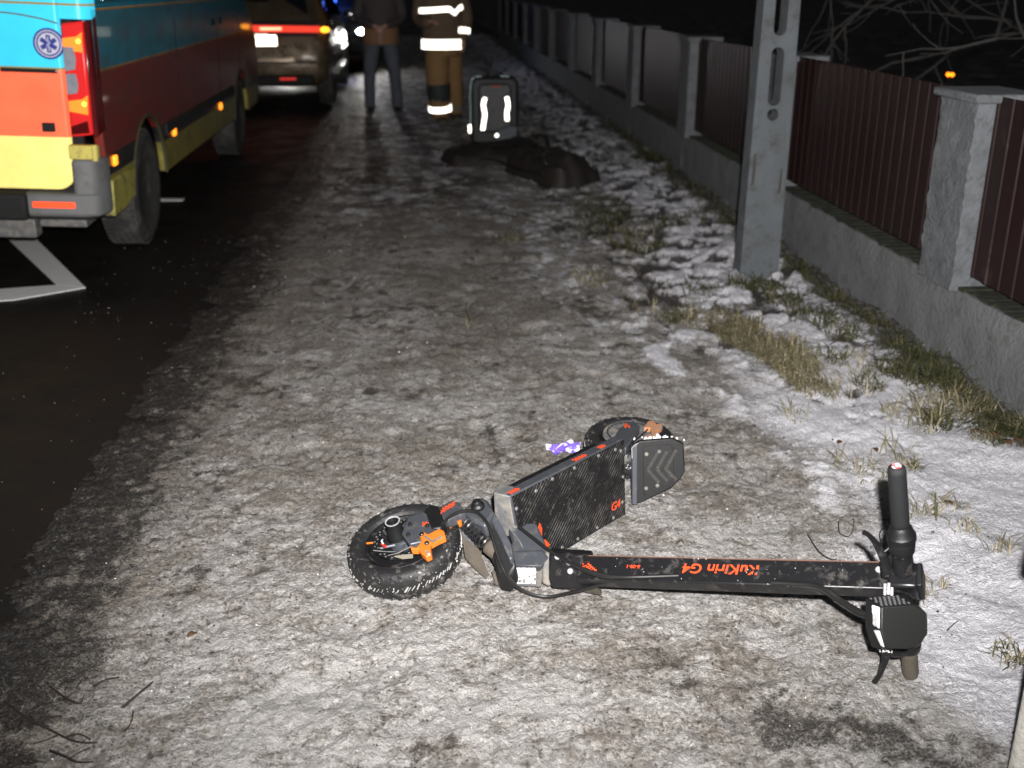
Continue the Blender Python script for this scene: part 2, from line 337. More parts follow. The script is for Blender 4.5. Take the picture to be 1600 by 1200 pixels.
def rough_slab(x0, x1, y0, y1, z0, z1, amp, seed, dy=.05):
    """a cast slab whose street face and top edge are uneven"""
    m = MB(); n = max(2, int((y1-y0)/dy)); zz = np.linspace(z0, z1, 8); yy = np.linspace(y0, y1, n)
    Yg, Zg = np.meshgrid(yy, zz); d = amp*fbm(Yg, Zg, 7, 4, seed, .65)
    Xg = x0 + d + .012*sst(z1-.05, z1, Zg); Zg = Zg + (Zg > z1-.001)*.010*fbm(Yg, Zg, 3, 4, seed+3)
    vs = np.stack([Xg, Yg, Zg], -1).reshape(-1, 3); r = len(zz)
    fs = [(i*n+j, i*n+j+1, (i+1)*n+j+1, (i+1)*n+j) for i in range(r-1) for j in range(n-1)]
    o = len(vs); top = [(x1, y, z1) for y in yy]; vs = [*vs, *top, (x1, y0, z0), (x1, y1, z0)]
    fs += [((r-1)*n+j, (r-1)*n+j+1, o+j+1, o+j) for j in range(n-1)]
    fs += [(o+j, o+j+1, o+n+1, o+n) if False else (o+j, o+j+1, o+n) for j in range(n-1)] + [(o+n-1, o+n+1, o+n)]
    fs += [tuple([i*n for i in range(r)] + [o, o+n])[::-1], tuple([i*n+n-1 for i in range(r)] + [o+n-1, o+n+1])]
    return m.add(vs, [f[::-1] for f in fs])
for i in range(len(YP)-1):
    y0, y1 = YP[i], YP[i+1]
    obj('plinth', rough_slab(2.15, 2.37, y0, y1-.004, -.2, .335, .010, 200+i), CONC, fence, smooth=60)
    mm = MB(); n = 40
    for j in range(n):                                                          # uneven skin of moss on the ledge
        a, b = y0+.155+(y1-y0-.31)*j/n, y0+.155+(y1-y0-.31)*(j+1)/n; e = .006*math.sin(j*1.7+i)+.006*math.sin(j*.6)
        mm.bb(2.172+e, 2.33, a, b+.001, .33, .343+.004*math.sin(j*2.1))
    obj('moss', mm, MOSS, fence)
    m0, m1 = y0+.145, y1-.145; half = (m0+m1)/2
    for s, (a, b) in enumerate(((m0, half+.012), (half-.012, m1))):
        prof = []; y = a; xo = 2.208 - .003*s
        while y < b:
            for dy, dx in ((0,0),(.074,0),(.079,-.0055),(.091,-.0055)):
                if y+dy < b: prof.append((xo+dx, y+dy))
            y += .1
        prof.append((xo, b)); pm = MB(); k = len(prof); tz = 1.098+.004*math.sin(i*3+s)
        z0 = .386
        vs = [(x, y, z) for z in (z0, tz) for x, y in prof] + [(x+.0012, y, z) for z in (z0, tz) for x, y in prof]
        fs = [(j+1, j, k+j, k+j+1) for j in range(k-1)] + [(2*k+j, 2*k+j+1, 3*k+j+1, 3*k+j) for j in range(k-1)] + [(k+j, 3*k+j, 3*k+j+1, k+j+1) for j in range(k-1)] + [(j, j+1, 2*k+j+1, 2*k+j) for j in range(k-1)]
        obj('corrugated_sheet', pm.add(vs, fs), SHEET, fence, smooth=0)
    for zr in (.50, .95):
        obj('rail', MB().bb(2.2125, 2.24, m0-.03, m1+.03, zr, zr+.035), SHEET, fence)
for i, y in enumerate(YP):
    m = MB(); n = 9; nz = 34                                                     # split-face pillar: a closed shell with an uneven street face
    def pf(u, z, ph): return .012*float(fbm(np.array([u*1.0+ph]), np.array([z*1.0]), 13, 3, 300+i, .6)[0])
    ys_ = np.linspace(y-.15, y+.15, n); zs_ = np.linspace(.325, 1.07, nz)
    Yg, Zg = np.meshgrid(ys_, zs_); D = .011*fbm(Yg, Zg, 17, 4, 300+i, .7)
    ring = lambda r: [(2.130+D[r, c], ys_[c], zs_[r]) for c in range(n)] + [(2.24, y+.15, zs_[r]), (2.36, y+.15, zs_[r]), (2.36, y-.15, zs_[r]), (2.24, y-.15, zs_[r])]
    vs = []; 
    for r in range(nz): vs += ring(r)
    k = n+4; fs = [(r*k+c, r*k+(c+1) % k, (r+1)*k+(c+1) % k, (r+1)*k+c) for r in range(nz-1) for c in range(k)] + [tuple((nz-1)*k+c for c in range(k))]
    p = obj('pillar', m.add(vs, [f[::-1] for f in fs[:-1]]+[fs[-1][::-1]]), CONC2, fence, smooth=50)
    obj('cap', MB().prism([(2.105, y-.185, 1.068), (2.39, y-.185, 1.068), (2.39, y+.185, 1.068), (2.105, y+.185, 1.068)], (0,0,.034)), CONC2, p, bevel=.010)

# ------------------------------------------------------------------ utility pole
PC = mat('pole_concrete', (.105, .118, .127), .9, var=.30, vs=7, bump=.9, bs=75, dirt=(.06,.062,.055), ds=12, dlo=.50, dhi=.70)
pole = thing('utility_pole', (1.78, 5.45, 0), 'tall grey concrete utility pole with long slots standing in the snow by the fence', 'utility pole')
def pole_body():
    """tapered rectangular pole with stadium slots through it: front and back grids with holes, bridged"""
    H_, y0 = 8.0, 5.43
    def hw(z): return .106 - .0095*z if z < 3 else .0775-.005*(z-3)
    slots = [(.862, .036, .862)] + [(.945+k*.34, .033, 1.165+k*.34) for k in range(0, 18)]   # z0, half width, z1 (a stadium each)
    slots[0] = (.868, .030, .868)
    rows = sorted(set([round(z, 4) for z in list(np.arange(-.3, H_, .05))]))
    # polygon strips left and right of the slots, solid bridges between them
    m = MB(); d = .062
    zs = set(rows)
    for a, r, b in slots:
        for k in range(0, 9):
            an = math.pi/2*k/8; zs.add(round(a-r*math.sin(an), 4)); zs.add(round(b+r*math.sin(an), 4))
    zs = sorted(zs)
    def half(z):
        for a, r, b in slots:
            if a-r <= z <= b+r:
                t = 0 if a <= z <= b else (a-z if z < a else z-b); return math.sqrt(max(r*r-t*t, 0))
        return 0
    cx = 1.796
    xc = lambda z: cx + .002*z
    hx = [half(z) for z in zs]
    for i in range(len(zs)-1):
        z0, z1 = zs[i], zs[i+1]
        def pt(z, x, y): return (xc(z)+x, y, z)
        dd0, dd1 = d*(1-.03*z0), d*(1-.03*z1)
        h0, h1 = hx[i], hx[i+1]
        hole = half((z0+z1)/2) > 0
        for sgn in (-1, 1):
            a0, a1 = sgn*hw(z0), sgn*hw(z1); b0, b1 = (sgn*h0, sgn*h1) if hole else (0, 0)
            p = [pt(z0,a0,y0-dd0+.062),pt(z0,b0,y0-dd0+.062),pt(z1,b1,y0-dd1+.062),pt(z1,a1,y0-dd1+.062), pt(z0,a0,y0+dd0+.062),pt(z0,b0,y0+dd0+.062),pt(z1,b1,y0+dd1+.062),pt(z1,a1,y0+dd1+.062)]
            f = [(0,1,2,3),(5,4,7,6),(4,0,3,7)] + ([(1,5,6,2)] if hole else [])
            if sgn > 0: f = [q[::-1] for q in f]
            m.add(p, f)
    return m
pb = obj('shaft', pole_body(), PC, pole, smooth=30)
# chipped slots low on the shaft
CH = mat('chipped_recess', (.05, .047, .043), .95, var=.3)
for x, z0, z1, wd in ((1.722, .505, .68, .009), (1.868, .46, .60, .007)):
    m = MB(); m.prism([(x-wd, 5.4295, z0), (x+wd*.6, 5.4295, z0+.01), (x+wd, 5.4295, (z0+z1)/2), (x+wd*.7, 5.4295, z1), (x-wd*.6, 5.4295, z1-.012), (x-wd*.9, 5.4295, z0+.06)], (0, .004, 0))
    obj('chip', m, CH, pb, smooth=0)
# ------------------------------------------------------------------ the electric scooter lying on its side
RUB = mat('tyre_rubber', (.014, .014, .0145), .55, var=.35, vs=14, dirt=(.20,.19,.175), ds=40, dlo=.55, dhi=.72, bump=.25, bs=120)
RUBT = mat('tread_rubber', (.022, .022, .022), .6, var=.35, vs=14, dirt=(.45,.44,.42), ds=38, dlo=.535, dhi=.62, bump=.3, bs=140)
BLK = mat('black_paint', (.010, .010, .011), .33, var=.3, vs=20, dirt=(.085,.080,.072), ds=34, dlo=.54, dhi=.76)
BLK2 = mat('black_plastic', (.0075, .008, .0082), .45, var=.3, vs=20, dirt=(.055,.05,.046), ds=35, dlo=.62, dhi=.82, bump=.15, bs=300)
GRY = mat('grey_alloy', (.075, .082, .095), .42, metal=.35, var=.15, vs=20, dirt=(.14,.125,.105), ds=32, dlo=.53, dhi=.72)
GRY2 = mat('muddy_grey_alloy', (.15, .155, .16), .5, metal=.3, var=.2, vs=18, dirt=(.27,.25,.21), ds=22, dlo=.45, dhi=.65)
ORG = mat('orange_anodised', (.72, .19, .025), .36, metal=.25, var=.15, vs=40, dirt=(.3,.16,.08), ds=60, dlo=.62, dhi=.75)
DECAL = mat('orange_print', (.80, .075, .015), .5, var=.1, vs=40, dirt=(.03,.02,.018), ds=190, dlo=.55, dhi=.64)
STEEL = mat('bolt_steel', (.62, .63, .64), .35, metal=.45, var=.15, dirt=(.12,.11,.1), ds=120, dlo=.55, dhi=.7)
SCREW = mat('dull_screw', (.34,.34,.33), .4, metal=.6, var=.3, dirt=(.10,.09,.08), ds=160, dlo=.45, dhi=.6)
SNW = mat('groove_snow', (.42,.415,.40), .8, var=.3, vs=40)
MUD = mat('mud_caked_rubber', (.085, .072, .055), .85, var=.35, vs=40, bump=.5, bs=160)
REFL = retro('white_reflector', (.80, .80, .82), .07, .5, grime=(110,.47,.60))
ORG2 = mat('muddy_orange', (.50,.17,.05), .6, var=.2, vs=40, dirt=(.24,.20,.155), ds=70, dlo=.42, dhi=.56)
LENS = mat('headlight_lens', (.62, .66, .68), .12, var=.3, vs=60, spec=.8, coat=1)
def deck_mat():
    m, t, b = nodes('ribbed_deck_mat'); co = N(t, 'ShaderNodeTexCoord').outputs['Object']
    DKv, LDv = nrm((.725,.689,0)), nrm((.035,.12,.99)); gv = nrm(.74*DKv-.67*LDv)*(2*math.pi/.0105)
    dp = N(t, 'ShaderNodeVectorMath', operation='DOT_PRODUCT'); t.links.new(co, dp.inputs[0]); dp.inputs[1].default_value = tuple(gv)
    sn = N(t, 'ShaderNodeMath', operation='SINE'); t.links.new(dp.outputs['Value'], sn.inputs[0])
    n = noise(t, 9, 6, .7, co); n2 = noise(t, 70, 5, .7, co); n5 = noise(t, 22, 4, .7, co)
    f = N(t, 'ShaderNodeMath', operation='MULTIPLY'); t.links.new(ramp(t, sn.outputs[0], .45, .95), f.inputs[0]); t.links.new(ramp(t, n, .46, .68), f.inputs[1])
    f2 = N(t, 'ShaderNodeMath', operation='MULTIPLY'); t.links.new(f.outputs[0], f2.inputs[0]); t.links.new(ramp(t, n5, .32, .55), f2.inputs[1])
    c = mix(t, f2.outputs[0], (.0075, .0075, .008), (.21, .20, .185)); c = mix(t, ramp(t, n2, .57, .76), c, (.13, .125, .115)); t.links.new(c, b.inputs['Base Color'])
    b.inputs['Roughness'].default_value = .52; b.inputs['Specular IOR Level'].default_value = .3
    bp = N(t, 'ShaderNodeBump'); bp.inputs['Strength'].default_value = .35; bp.inputs['Distance'].default_value = .002; t.links.new(sn.outputs[0], bp.inputs['Height']); t.links.new(bp.outputs[0], b.inputs['Normal']); return m
DECKM = deck_mat()
sco = thing('electric_scooter', (.35, 2.45, 0), 'black and grey electric scooter with orange lettering lying on its side on icy ground', 'scooter')
def checker(name, o, u, v, w, h, nx_, ny_, mat_, parent, tri=True):
    m = MB(); u, v = nrm(u), nrm(v); n = np.cross(u, v); o = V(o)
    for i in range(nx_):
        for j in range(ny_):
            if (i+j) % 2 or (tri and (j+.5)/ny_ > 1-abs(i+.5-nx_*.25)/nx_*1.25): continue
            c = o + u*(i+.5)/nx_*w + v*(j+.5)/ny_*h; a, b = u*w/nx_*.54, v*h/ny_*.54
            m.prism([c-a-b, c+a-b, c+a+b, c-a+b], n*.0008)
    return obj(name, m, mat_, parent, smooth=0)
LW = nrm((-.20, -.20, .96))
def bolt(c, ax, r, h, parent, mt=BLK, name='bolt'):
    m = MB(); m.lathe(c, ax, [(0, r), (h*.6, r), (h, r*.72), (h, r*.42), (h*.55, r*.38)], 14); return obj(name, m, mt, parent)
def wheel(c, ax, rad, hw, parent, seed=0):
    """tyre with tread blocks, rim, drilled disc"""
    c = V(c); ax = nrm(ax)
    hub = obj('rim', MB().lathe(c, ax, [(-hw*.62, .028), (-hw*.7, rad*.58), (-hw*.85, rad*.62), (-hw*.85, rad*.66), (hw*.85, rad*.66), (hw*.85, rad*.62), (hw*.55, rad*.57), (hw*.45, rad*.3), (hw*.6, .028)], 40), BLK, parent)
    pr = []
    for k in range(29):
        a = 2*math.pi*k/28; sx, sy = math.cos(a), math.sin(a)
        pr.append((hw*np.sign(sy)*abs(sy)**.72, rad*.82 + rad*.18*np.sign(sx)*abs(sx)**.75))
    ty = obj('tyre', MB().lathe(c, ax, pr[:-1], 72, closed=True), RUB, parent)
    u = nrm(np.cross(ax, V(0,1,0))); v = np.cross(ax, u); m = MB()
    for k in range(36):                                       # slanted blocks with snow packed between them
        for row in (-1, 0, 1):
            a = 2*math.pi*(k+.33*row)/36; sl = .16*(1 if row >= 0 else -1)
            er = u*math.cos(a)+v*math.sin(a); et = -u*math.sin(a)+v*math.cos(a)
            dirv = nrm(ax*.8+et*sl*4.0*(.7 if row else .1))
            cc = c + er*(rad*(.957 if row == 0 else .926)) + ax*row*hw*.60
            er2 = nrm(er + ax*row*.55); sd = nrm(np.cross(er2, dirv))
            m.box(cc, (hw*.28, .0060, .0052), dirv, sd, er2)
    obj('tread', m, RUBT, ty, smooth=0)
    m = MB(); rs = random.Random(seed+3)                      # snow packed into the diagonal grooves
    for k in range(90):
        for row in (-1.35, -.8, 0, .8):
            if rs.random() < .18: continue
            a = 2*math.pi*(k+.4*row+rs.uniform(-.4,.4))/90; er = u*math.cos(a)+v*math.sin(a); et = -u*math.sin(a)+v*math.cos(a)
            dirv = nrm(ax*.8+et*(.75 if row >= 0 else -.75)*rs.uniform(.6,1.2)); cc = c + er*(rad*(1.0 if row == 0 else .972 if abs(row) < 1 else .925)) + ax*row*hw*.60
            er2 = nrm(er + ax*row*.55); sd = nrm(np.cross(er2, dirv)); m.box(cc, (hw*rs.uniform(.05,.22), rs.uniform(.0006,.0018), .0012), dirv, sd, er2)
    for k in range(260):                                      # irregular crumbs stuck to the tread
        a = rs.uniform(0, 2*math.pi); hh = rs.uniform(-1.0, .75); er = u*math.cos(a)+v*math.sin(a); rr_ = rad*(.82+.18*(1-abs(hh)**2.4)**.75)+.0004
        m.ball(c+er*rr_+ax*hh*hw, rs.uniform(.0006,.0026)*(1.3 if hh < -.2 else .8), 5, 4)
    obj('groove_snow', m, SNW, ty, smooth=0)
    line = MB().lathe(c, ax, [(hw*.86, rad*.70), (hw*.93, rad*.715), (hw*.86, rad*.73)], 60, closed=True); obj('bead_ring', line, RUB, ty)
    return hub, ty
def disc(c, ax, r0, r1, parent, th=.0025):
    c = V(c); ax = nrm(ax); u = nrm(np.cross(ax, V(0,1,0))); v = np.cross(ax, u); m = MB(); n = 96
    d = obj('brake_disc', MB().lathe(c, ax, [(-th, r0), (-th, r1), (th, r1), (th, r0)], 64, closed=True), BLK, parent)
    for k in range(48):
        a = 2*math.pi*k/48; rr = r0+(r1-r0)*(.3+.4*(k % 2)); p = c+ax*th+(u*math.cos(a)+v*math.sin(a))*rr
        m.lathe(p, ax, [(-.0002, .0026), (.0006, .0026)], 7)
    obj('drill_holes', m, GRY2, d, smooth=0)
    m = MB()
    for k in range(6):
        a = 2*math.pi*k/6+.3; p = c+(u*math.cos(a)+v*math.sin(a))*r0*1.02; q = c+(u*math.cos(a+.7)+v*math.sin(a+.7))*.022
        m.tube([p, (p+q)/2+ax*.001, q], .004, 6)
    obj('disc_spokes', m, GRY, d)
    return d
# front wheel
FC = V(-.072, 2.502, .088)
fw_ = obj('front_wheel_hub', MB().lathe(FC, LW, [(-.05, .012), (-.045, .03), (.03, .034), (.048, .026), (.05, .012)], 24), GRY, sco)
wheel(FC, LW, .152, .044, fw_)
disc(FC+LW*.040, LW, .062, .078, fw_)
tc = FC+LW*.046+V(.005,-.112,.0); obj('tyre_badge', MB().prism([tc+V(-.022,.006,.003), tc+V(.0,-.001,-.001), tc+V(.026,.002,-.001), tc+V(.026,.014,.003), tc+V(0,.012,.003)], LW*.002), mat('pale_badge', (.24,.22,.17), .7), fw_)
# tall axle nut with its silver rim
HB = V((-0.0921,2.4732,0.1500)); HT = HB+LW*.040
obj('axle_nut', MB().lathe(HB-LW*.02, LW, [(.016, .0255), (.03, .024), (.050, .0185), (.06, .0195), (.066, .0195), (.066, .0145), (.058, .013)], 22), BLK2, sco)
obj('axle_ring', MB().lathe(HB+LW*.0462, LW, [(0, .0196), (.0025, .0202), (.0025, .0172), (0, .0168)], 26, closed=True), STEEL, sco)
# upper swing arm over the wheel
def plate(pts, th, mt, parent=sco, name='plate', bevel=.004, ax=LW):
    return obj(name, MB().prism([V(p) for p in pts], -V(ax)*th), mt, parent, bevel=bevel)
arm = plate([(-0.0793,2.4421,0.1720), (-0.0578,2.3905,0.1680), (0.0008,2.4049,0.1720), (0.0155,2.4818,0.1800), (-0.0207,2.5348,0.1860), (-0.0648,2.5136,0.1800)], .022, GRY, name='swing_arm')
plate([(-0.0188,2.5343,0.1900), (-0.0032,2.5625,0.1920), (0.0205,2.5454,0.1940), (0.0323,2.4759,0.1880), (0.0248,2.4421,0.1840), (-0.0017,2.4448,0.1800)], .050, BLK2, name='arm_sleeve', bevel=.006)
a2 = plate([(0.0170,2.5423,0.1900), (0.0556,2.5723,0.1960), (0.0755,2.5516,0.1980), (0.0904,2.5027,0.1940), (0.0423,2.4751,0.1880), (0.0258,2.4874,0.1860)], .030, GRY, name='arm_link')
checker('arm_decal', (0.0229,2.5004,0.1925), nrm(V((0.0753,2.5478,0.1980))-V((0.0230,2.5052,0.1900))), nrm(V((0.0345,2.5552,0.1960))-V((0.0261,2.4941,0.1900))), .050, .026, 8, 5, DECAL, a2, False)
checker('arm_mark', (-0.0247,2.4616,0.1795), (1,.1,.05), (0,1,.15), .016, .016, 4, 3, DECAL, arm, False)
for q_ in ((0.0234,2.5210,0.1950), (-0.0114,2.4558,0.1820), (-0.0562,2.4740,0.1780), (-0.0610,2.4249,0.1750)): bolt(q_, LW, .0055, .006, sco)
piv = plate([(0.0808,2.5142,0.1960), (0.1228,2.5678,0.2050), (0.1510,2.5502,0.2050), (0.1639,2.4887,0.1980), (0.1371,2.4376,0.1850), (0.1056,2.4697,0.1880)], .060, GRY, name='pivot_lug', bevel=.008)
bolt((0.1232,2.5139,0.2000), LW, .0185, .014, sco, BLK2); bolt(V((0.1232,2.5139,0.2000))+LW*.010, LW, .013, .014, sco, BLK2, 'bolt_dome')
# fork leg running back to the neck
leg = plate([(0.1071,2.5025,0.1820), (0.1591,2.5192,0.1900), (0.1780,2.4528,0.1750), (0.2035,2.3984,0.1400), (0.2100,2.3591,0.1100), (0.1932,2.3544,0.0800), (0.1617,2.3717,0.0750), (0.1544,2.4070,0.1150), (0.1277,2.4545,0.1500)], .055, BLK2, name='fork_leg', bevel=.008)
plate([(0.1432,2.5093,0.1920), (0.1635,2.5074,0.1940), (0.1826,2.4468,0.1780), (0.2020,2.4007,0.1500), (0.2060,2.3704,0.1260), (0.1941,2.3649,0.1260), (0.1755,2.4208,0.1550)], .030, GRY, name='leg_cover', bevel=.005)
# spring and damper
s0, s1 = V((0.0837,2.5150,0.1650)), V((0.1687,2.4211,0.1100)); ax = nrm(s1-s0); u = nrm(np.cross(ax, V(0,0,1))); v = np.cross(ax, u); L_ = np.linalg.norm(s1-s0)
obj('damper', MB().tube([s0-ax*.01, s0+ax*L_*.5, s1+ax*.02], [.010, .010, .013], 12), BLK2, sco)
obj('coil_spring', MB().tube([s0+ax*L_*(.04+.66*k/112)+(u*math.cos(2*math.pi*k/16)+v*math.sin(2*math.pi*k/16))*.0195 for k in range(113)], .0042, 7), BLK, sco)
obj('spring_seat', MB().lathe(s0+ax*L_*.72, ax, [(0,.018),(.006,.023),(.03,.021),(.05,.012)], 18), MUD, sco)
# orange caliper and bracket over the disc
cal = obj('brake_caliper', MB().prism([(-0.0416,2.3727,0.1680), (-0.0285,2.3940,0.1720), (-0.0332,2.4207,0.1760), (-0.0216,2.4364,0.1780), (-0.0102,2.4218,0.1780), (0.0181,2.4429,0.1820), (0.0310,2.4317,0.1800), (0.0336,2.4083,0.1760), (0.0138,2.4004,0.1720), (-0.0060,2.3861,0.1680), (-0.0035,2.3481,0.1600), (-0.0165,2.3400,0.1580), (-0.0291,2.3567,0.1600), (-0.0353,2.3692,0.1660), (-0.0546,2.3712,0.1640), (-0.0578,2.3857,0.1670)], -LW*.020), ORG, sco, bevel=.003)
obj('caliper_arm', MB().tube([(-0.0185,2.4036,0.1810), (0.0006,2.3844,0.1760), (0.0238,2.4036,0.1790)], .0028, 7), GRY2, cal)
for q_ in ((-0.0266,2.4162,0.1800), (-0.0140,2.3793,0.1740)): bolt(q_, LW, .0062, .005, cal)
obj('caliper_clip', MB().box((-0.0130,2.3501,0.1630), (.003, .012, .004), (1,.4,0), (.3,-1,.2), LW), STEEL, cal)
obj('brake_bracket', MB().prism([(0.0326,2.4986,0.1760), (0.0659,2.5315,0.1820), (0.0757,2.5197,0.1820), (0.0777,2.4878,0.1740), (0.0690,2.4817,0.1720), (0.0631,2.5032,0.1760), (0.0454,2.4804,0.1700)], -LW*.016), ORG, sco, bevel=.002)
obj('brake_rod', MB().tube([(-0.1139,2.3895,0.1380), (-0.0874,2.3792,0.1500), (-0.0546,2.3807,0.1660)], .0016, 6), GRY2, sco)
obj('brake_rod', MB().tube([(-0.1519,2.4154,0.1400), (-0.1173,2.4023,0.1420), (-0.0942,2.3933,0.1460)], .0014, 6), GRY2, sco)
obj('valve', MB().tube([(-0.1249,2.4396,0.1400), (-0.1312,2.4458,0.1500), (-0.1277,2.4450,0.1540)], .0022, 7), mat('valve_white', (.5,.5,.5), .4), sco)
obj('valve_cap', MB().tube([(-0.1300,2.4468,0.1400), (-0.1214,2.4326,0.1400)], .0042, 8), mat('red_cap', (.5,.03,.02), .4), sco)
obj('orange_clip', MB().tube([(-0.1713,2.4752,0.1280), (-0.1543,2.4699,0.1320)], .0028, 6), ORG, sco)
# mudguard blade behind the front wheel
def sheet(pts, th, mt, name, parent=sco, smooth=40):
    a = [V(p) for p in pts]; n = nrm(np.cross(a[1]-a[0], a[2]-a[0])); return obj(name, MB().prism(a, n*th), mt, parent, bevel=.0015, smooth=smooth)
sheet([(0.0633,2.5234,0.1500), (0.0806,2.5291,0.1500), (0.1106,2.5219,0.1100), (0.1292,2.4945,0.0700), (0.1477,2.4681,0.0220), (0.1405,2.4625,0.0120), (0.1163,2.4873,0.0240), (0.0872,2.5212,0.0450), (0.0829,2.5272,0.0850)], .004, MUD, 'mudguard')
sheet([(0.0535,2.5308,0.1580), (0.0810,2.5358,0.1580), (0.1130,2.4999,0.1220), (0.1262,2.4972,0.0900), (0.1063,2.5093,0.0900), (0.0829,2.5131,0.1200)], .004, GRY, 'mudguard_bracket')
sheet([(0.1534,2.4486,0.0450), (0.2035,2.4378,0.0450), (0.2074,2.4243,0.0180), (0.1999,2.4157,0.0120), (0.1622,2.4316,0.0120)], .005, MUD, 'mud_flap')
# neck: folded grey casting, reflector box and black clamp
neck = obj('neck', MB().prism([(0.1994,2.5118,0.1500), (0.2780,2.5086,0.1520), (0.2935,2.4316,0.1360), (0.2954,2.3893,0.1220), (0.2786,2.3567,0.1080), (0.2014,2.3735,0.1020), (0.1944,2.4088,0.1120), (0.2076,2.4460,0.1320)], (0, .035, -.045)), GRY, sco, bevel=.006)
obj('neck_rib', MB().tube([(0.2056,2.4828,0.1500), (0.2264,2.4318,0.1390), (0.2328,2.4101,0.1320)], .0022, 6), GRY2, neck)
obj('hinge_block', MB().prism([(0.2045,2.4103,0.1220), (0.2832,2.3996,0.1280), (0.2964,2.3697,0.1220), (0.2743,2.3473,0.1100), (0.1978,2.3704,0.1040)], (0, .035, -.010)), GRY, neck, bevel=.004)
bx_ = obj('reflector_box', MB().prism([(0.1915,2.3941,0.0980), (0.2805,2.3732,0.1020), (0.2802,2.3926,0.0220), (0.1963,2.4124,0.0200)], (.004, .040, .0)), GRY2, sco, bevel=.003)
obj('reflector', MB().prism([(0.2007,2.3851,0.0915), (0.2640,2.3722,0.0940), (0.2648,2.3914,0.0350), (0.2072,2.4028,0.0330)], (-.0015, -.003, .001)), REFL, bx_, smooth=0)
plate([(0.2815,2.3840,0.1220), (0.2985,2.3882,0.1300), (0.3137,2.3768,0.1320), (0.3106,2.3691,0.0500), (0.2975,2.3698,0.0350), (0.2805,2.3819,0.0400)], 1.0, GRY2, name='collar', bevel=.006, ax=V(0,-.045,.010))
clamp = plate([(0.2969,2.3747,0.1340), (0.4043,2.3246,0.1500), (0.4066,2.2970,0.0850), (0.3931,2.3005,0.0650), (0.3023,2.3550,0.0400), (0.2959,2.3729,0.0580)], 1.0, BLK, name='stem_clamp', bevel=.006, ax=V(-.005,-.050,.012))
obj('clamp_shell', MB().prism([(0.3048,2.3779,0.0640), (0.3707,2.3395,0.0780), (0.4046,2.3125,0.0720), (0.4310,2.3357,0.0300), (0.4275,2.3429,0.0200), (0.4084,2.3598,0.0220), (0.3527,2.3804,0.0180), (0.3117,2.4025,0.0220)], (.004, .03, -.008)), MUD, sco, bevel=.002)
for q_, mt_ in (((0.3150,2.3486,0.1360), STEEL), ((0.3428,2.3093,0.1160), STEEL), ((0.3408,2.3213,0.1330), GRY2)): bolt(q_, nrm((-.2,-.55,.8)), .0075, .006, clamp, mt_)
for q_ in ((0.3210,2.3310,0.1320), (0.3487,2.3331,0.1460), (0.3846,2.3231,0.1500), (0.3812,2.3092,0.1380), (0.3647,2.3058,0.1280)): bolt(q_, nrm((-.2,-.55,.8)), .0055, .006, clamp)
# stem: long black box section with orange lettering, reading upside down from here
S0, S1 = V(.372, 2.322, .108), V(1.012, 1.968, .262); S = nrm(S1-S0); SL = np.linalg.norm(S1-S0)
TN = nrm(V(-.22, -.50, .84)); TN = nrm(TN - S*(TN @ S)); FN = np.cross(TN, S); 
if FN[1] > 0: FN = -FN                                        # TN: lettered face, FN: lower face towards the camera
hwd, hth = .033, .021
stem = obj('stem', MB().box((S0+S1)/2, (SL/2, hwd, hth), S, FN, TN), BLK, sco, bevel=.004)
obj('stem_edge', MB().box((S0+S1)/2+TN*hth-FN*hwd, (SL/2-.01, .0012, .0012), S, FN, TN), mat('worn_edge', (.22,.13,.10), .5, metal=.5), stem)
def sp(a, b=0, h=0): return S0+S*a*SL+FN*b+TN*(hth+.0006+h)   # a point on the lettered face
text('lettering', 'KuKirin G4', .0355, sp(.488, -.006), -S, FN*-1 if np.cross(-S, -FN) @ TN > 0 else FN, DECAL, stem, shear=.12, sx=1.12)
text('lettering', 'B-09-1', .0125, sp(.195, -.006), -S, FN*-1 if np.cross(-S, -FN) @ TN > 0 else FN, DECAL, stem, sx=1.1)
checker('stem_decal', sp(.015, .010), S, -FN, .046, .026, 8, 6, DECAL, stem)
for a, b in ((.225, -.002), (.60, -.002)): bolt(sp(a, b, -.001), TN, .006, .003, stem, BLK2)
for a, b, mt_ in ((.965, -.014, STEEL), (.93, -.014, BLK2), (.93, .010, BLK2)): bolt(sp(a, b, -.001), TN, .0075, .006, stem, mt_)
m = MB()
for k in range(34): m.ball(sp(random.uniform(.02, .98), random.uniform(-.03, .03), -.001), random.uniform(.0004, .0012), 6, 4)
obj('ice_drops', m, mat('ice_bead', (.75,.77,.8), .15, spec=.8), stem)['kind'] = 'stuff'
m = MB()                                                      # frost bloom along the far edge of the stem
for k in range(90): m.ball(S0+S*SL*random.gauss(.42, .055)-FN*(hwd+random.uniform(-.001, .002))+TN*(hth*random.uniform(.1, 1)), random.uniform(.0008, .0022), 6, 4)
obj('frost', m, mat('frost_bead', (.8,.8,.82), .4), stem)['kind'] = 'stuff'
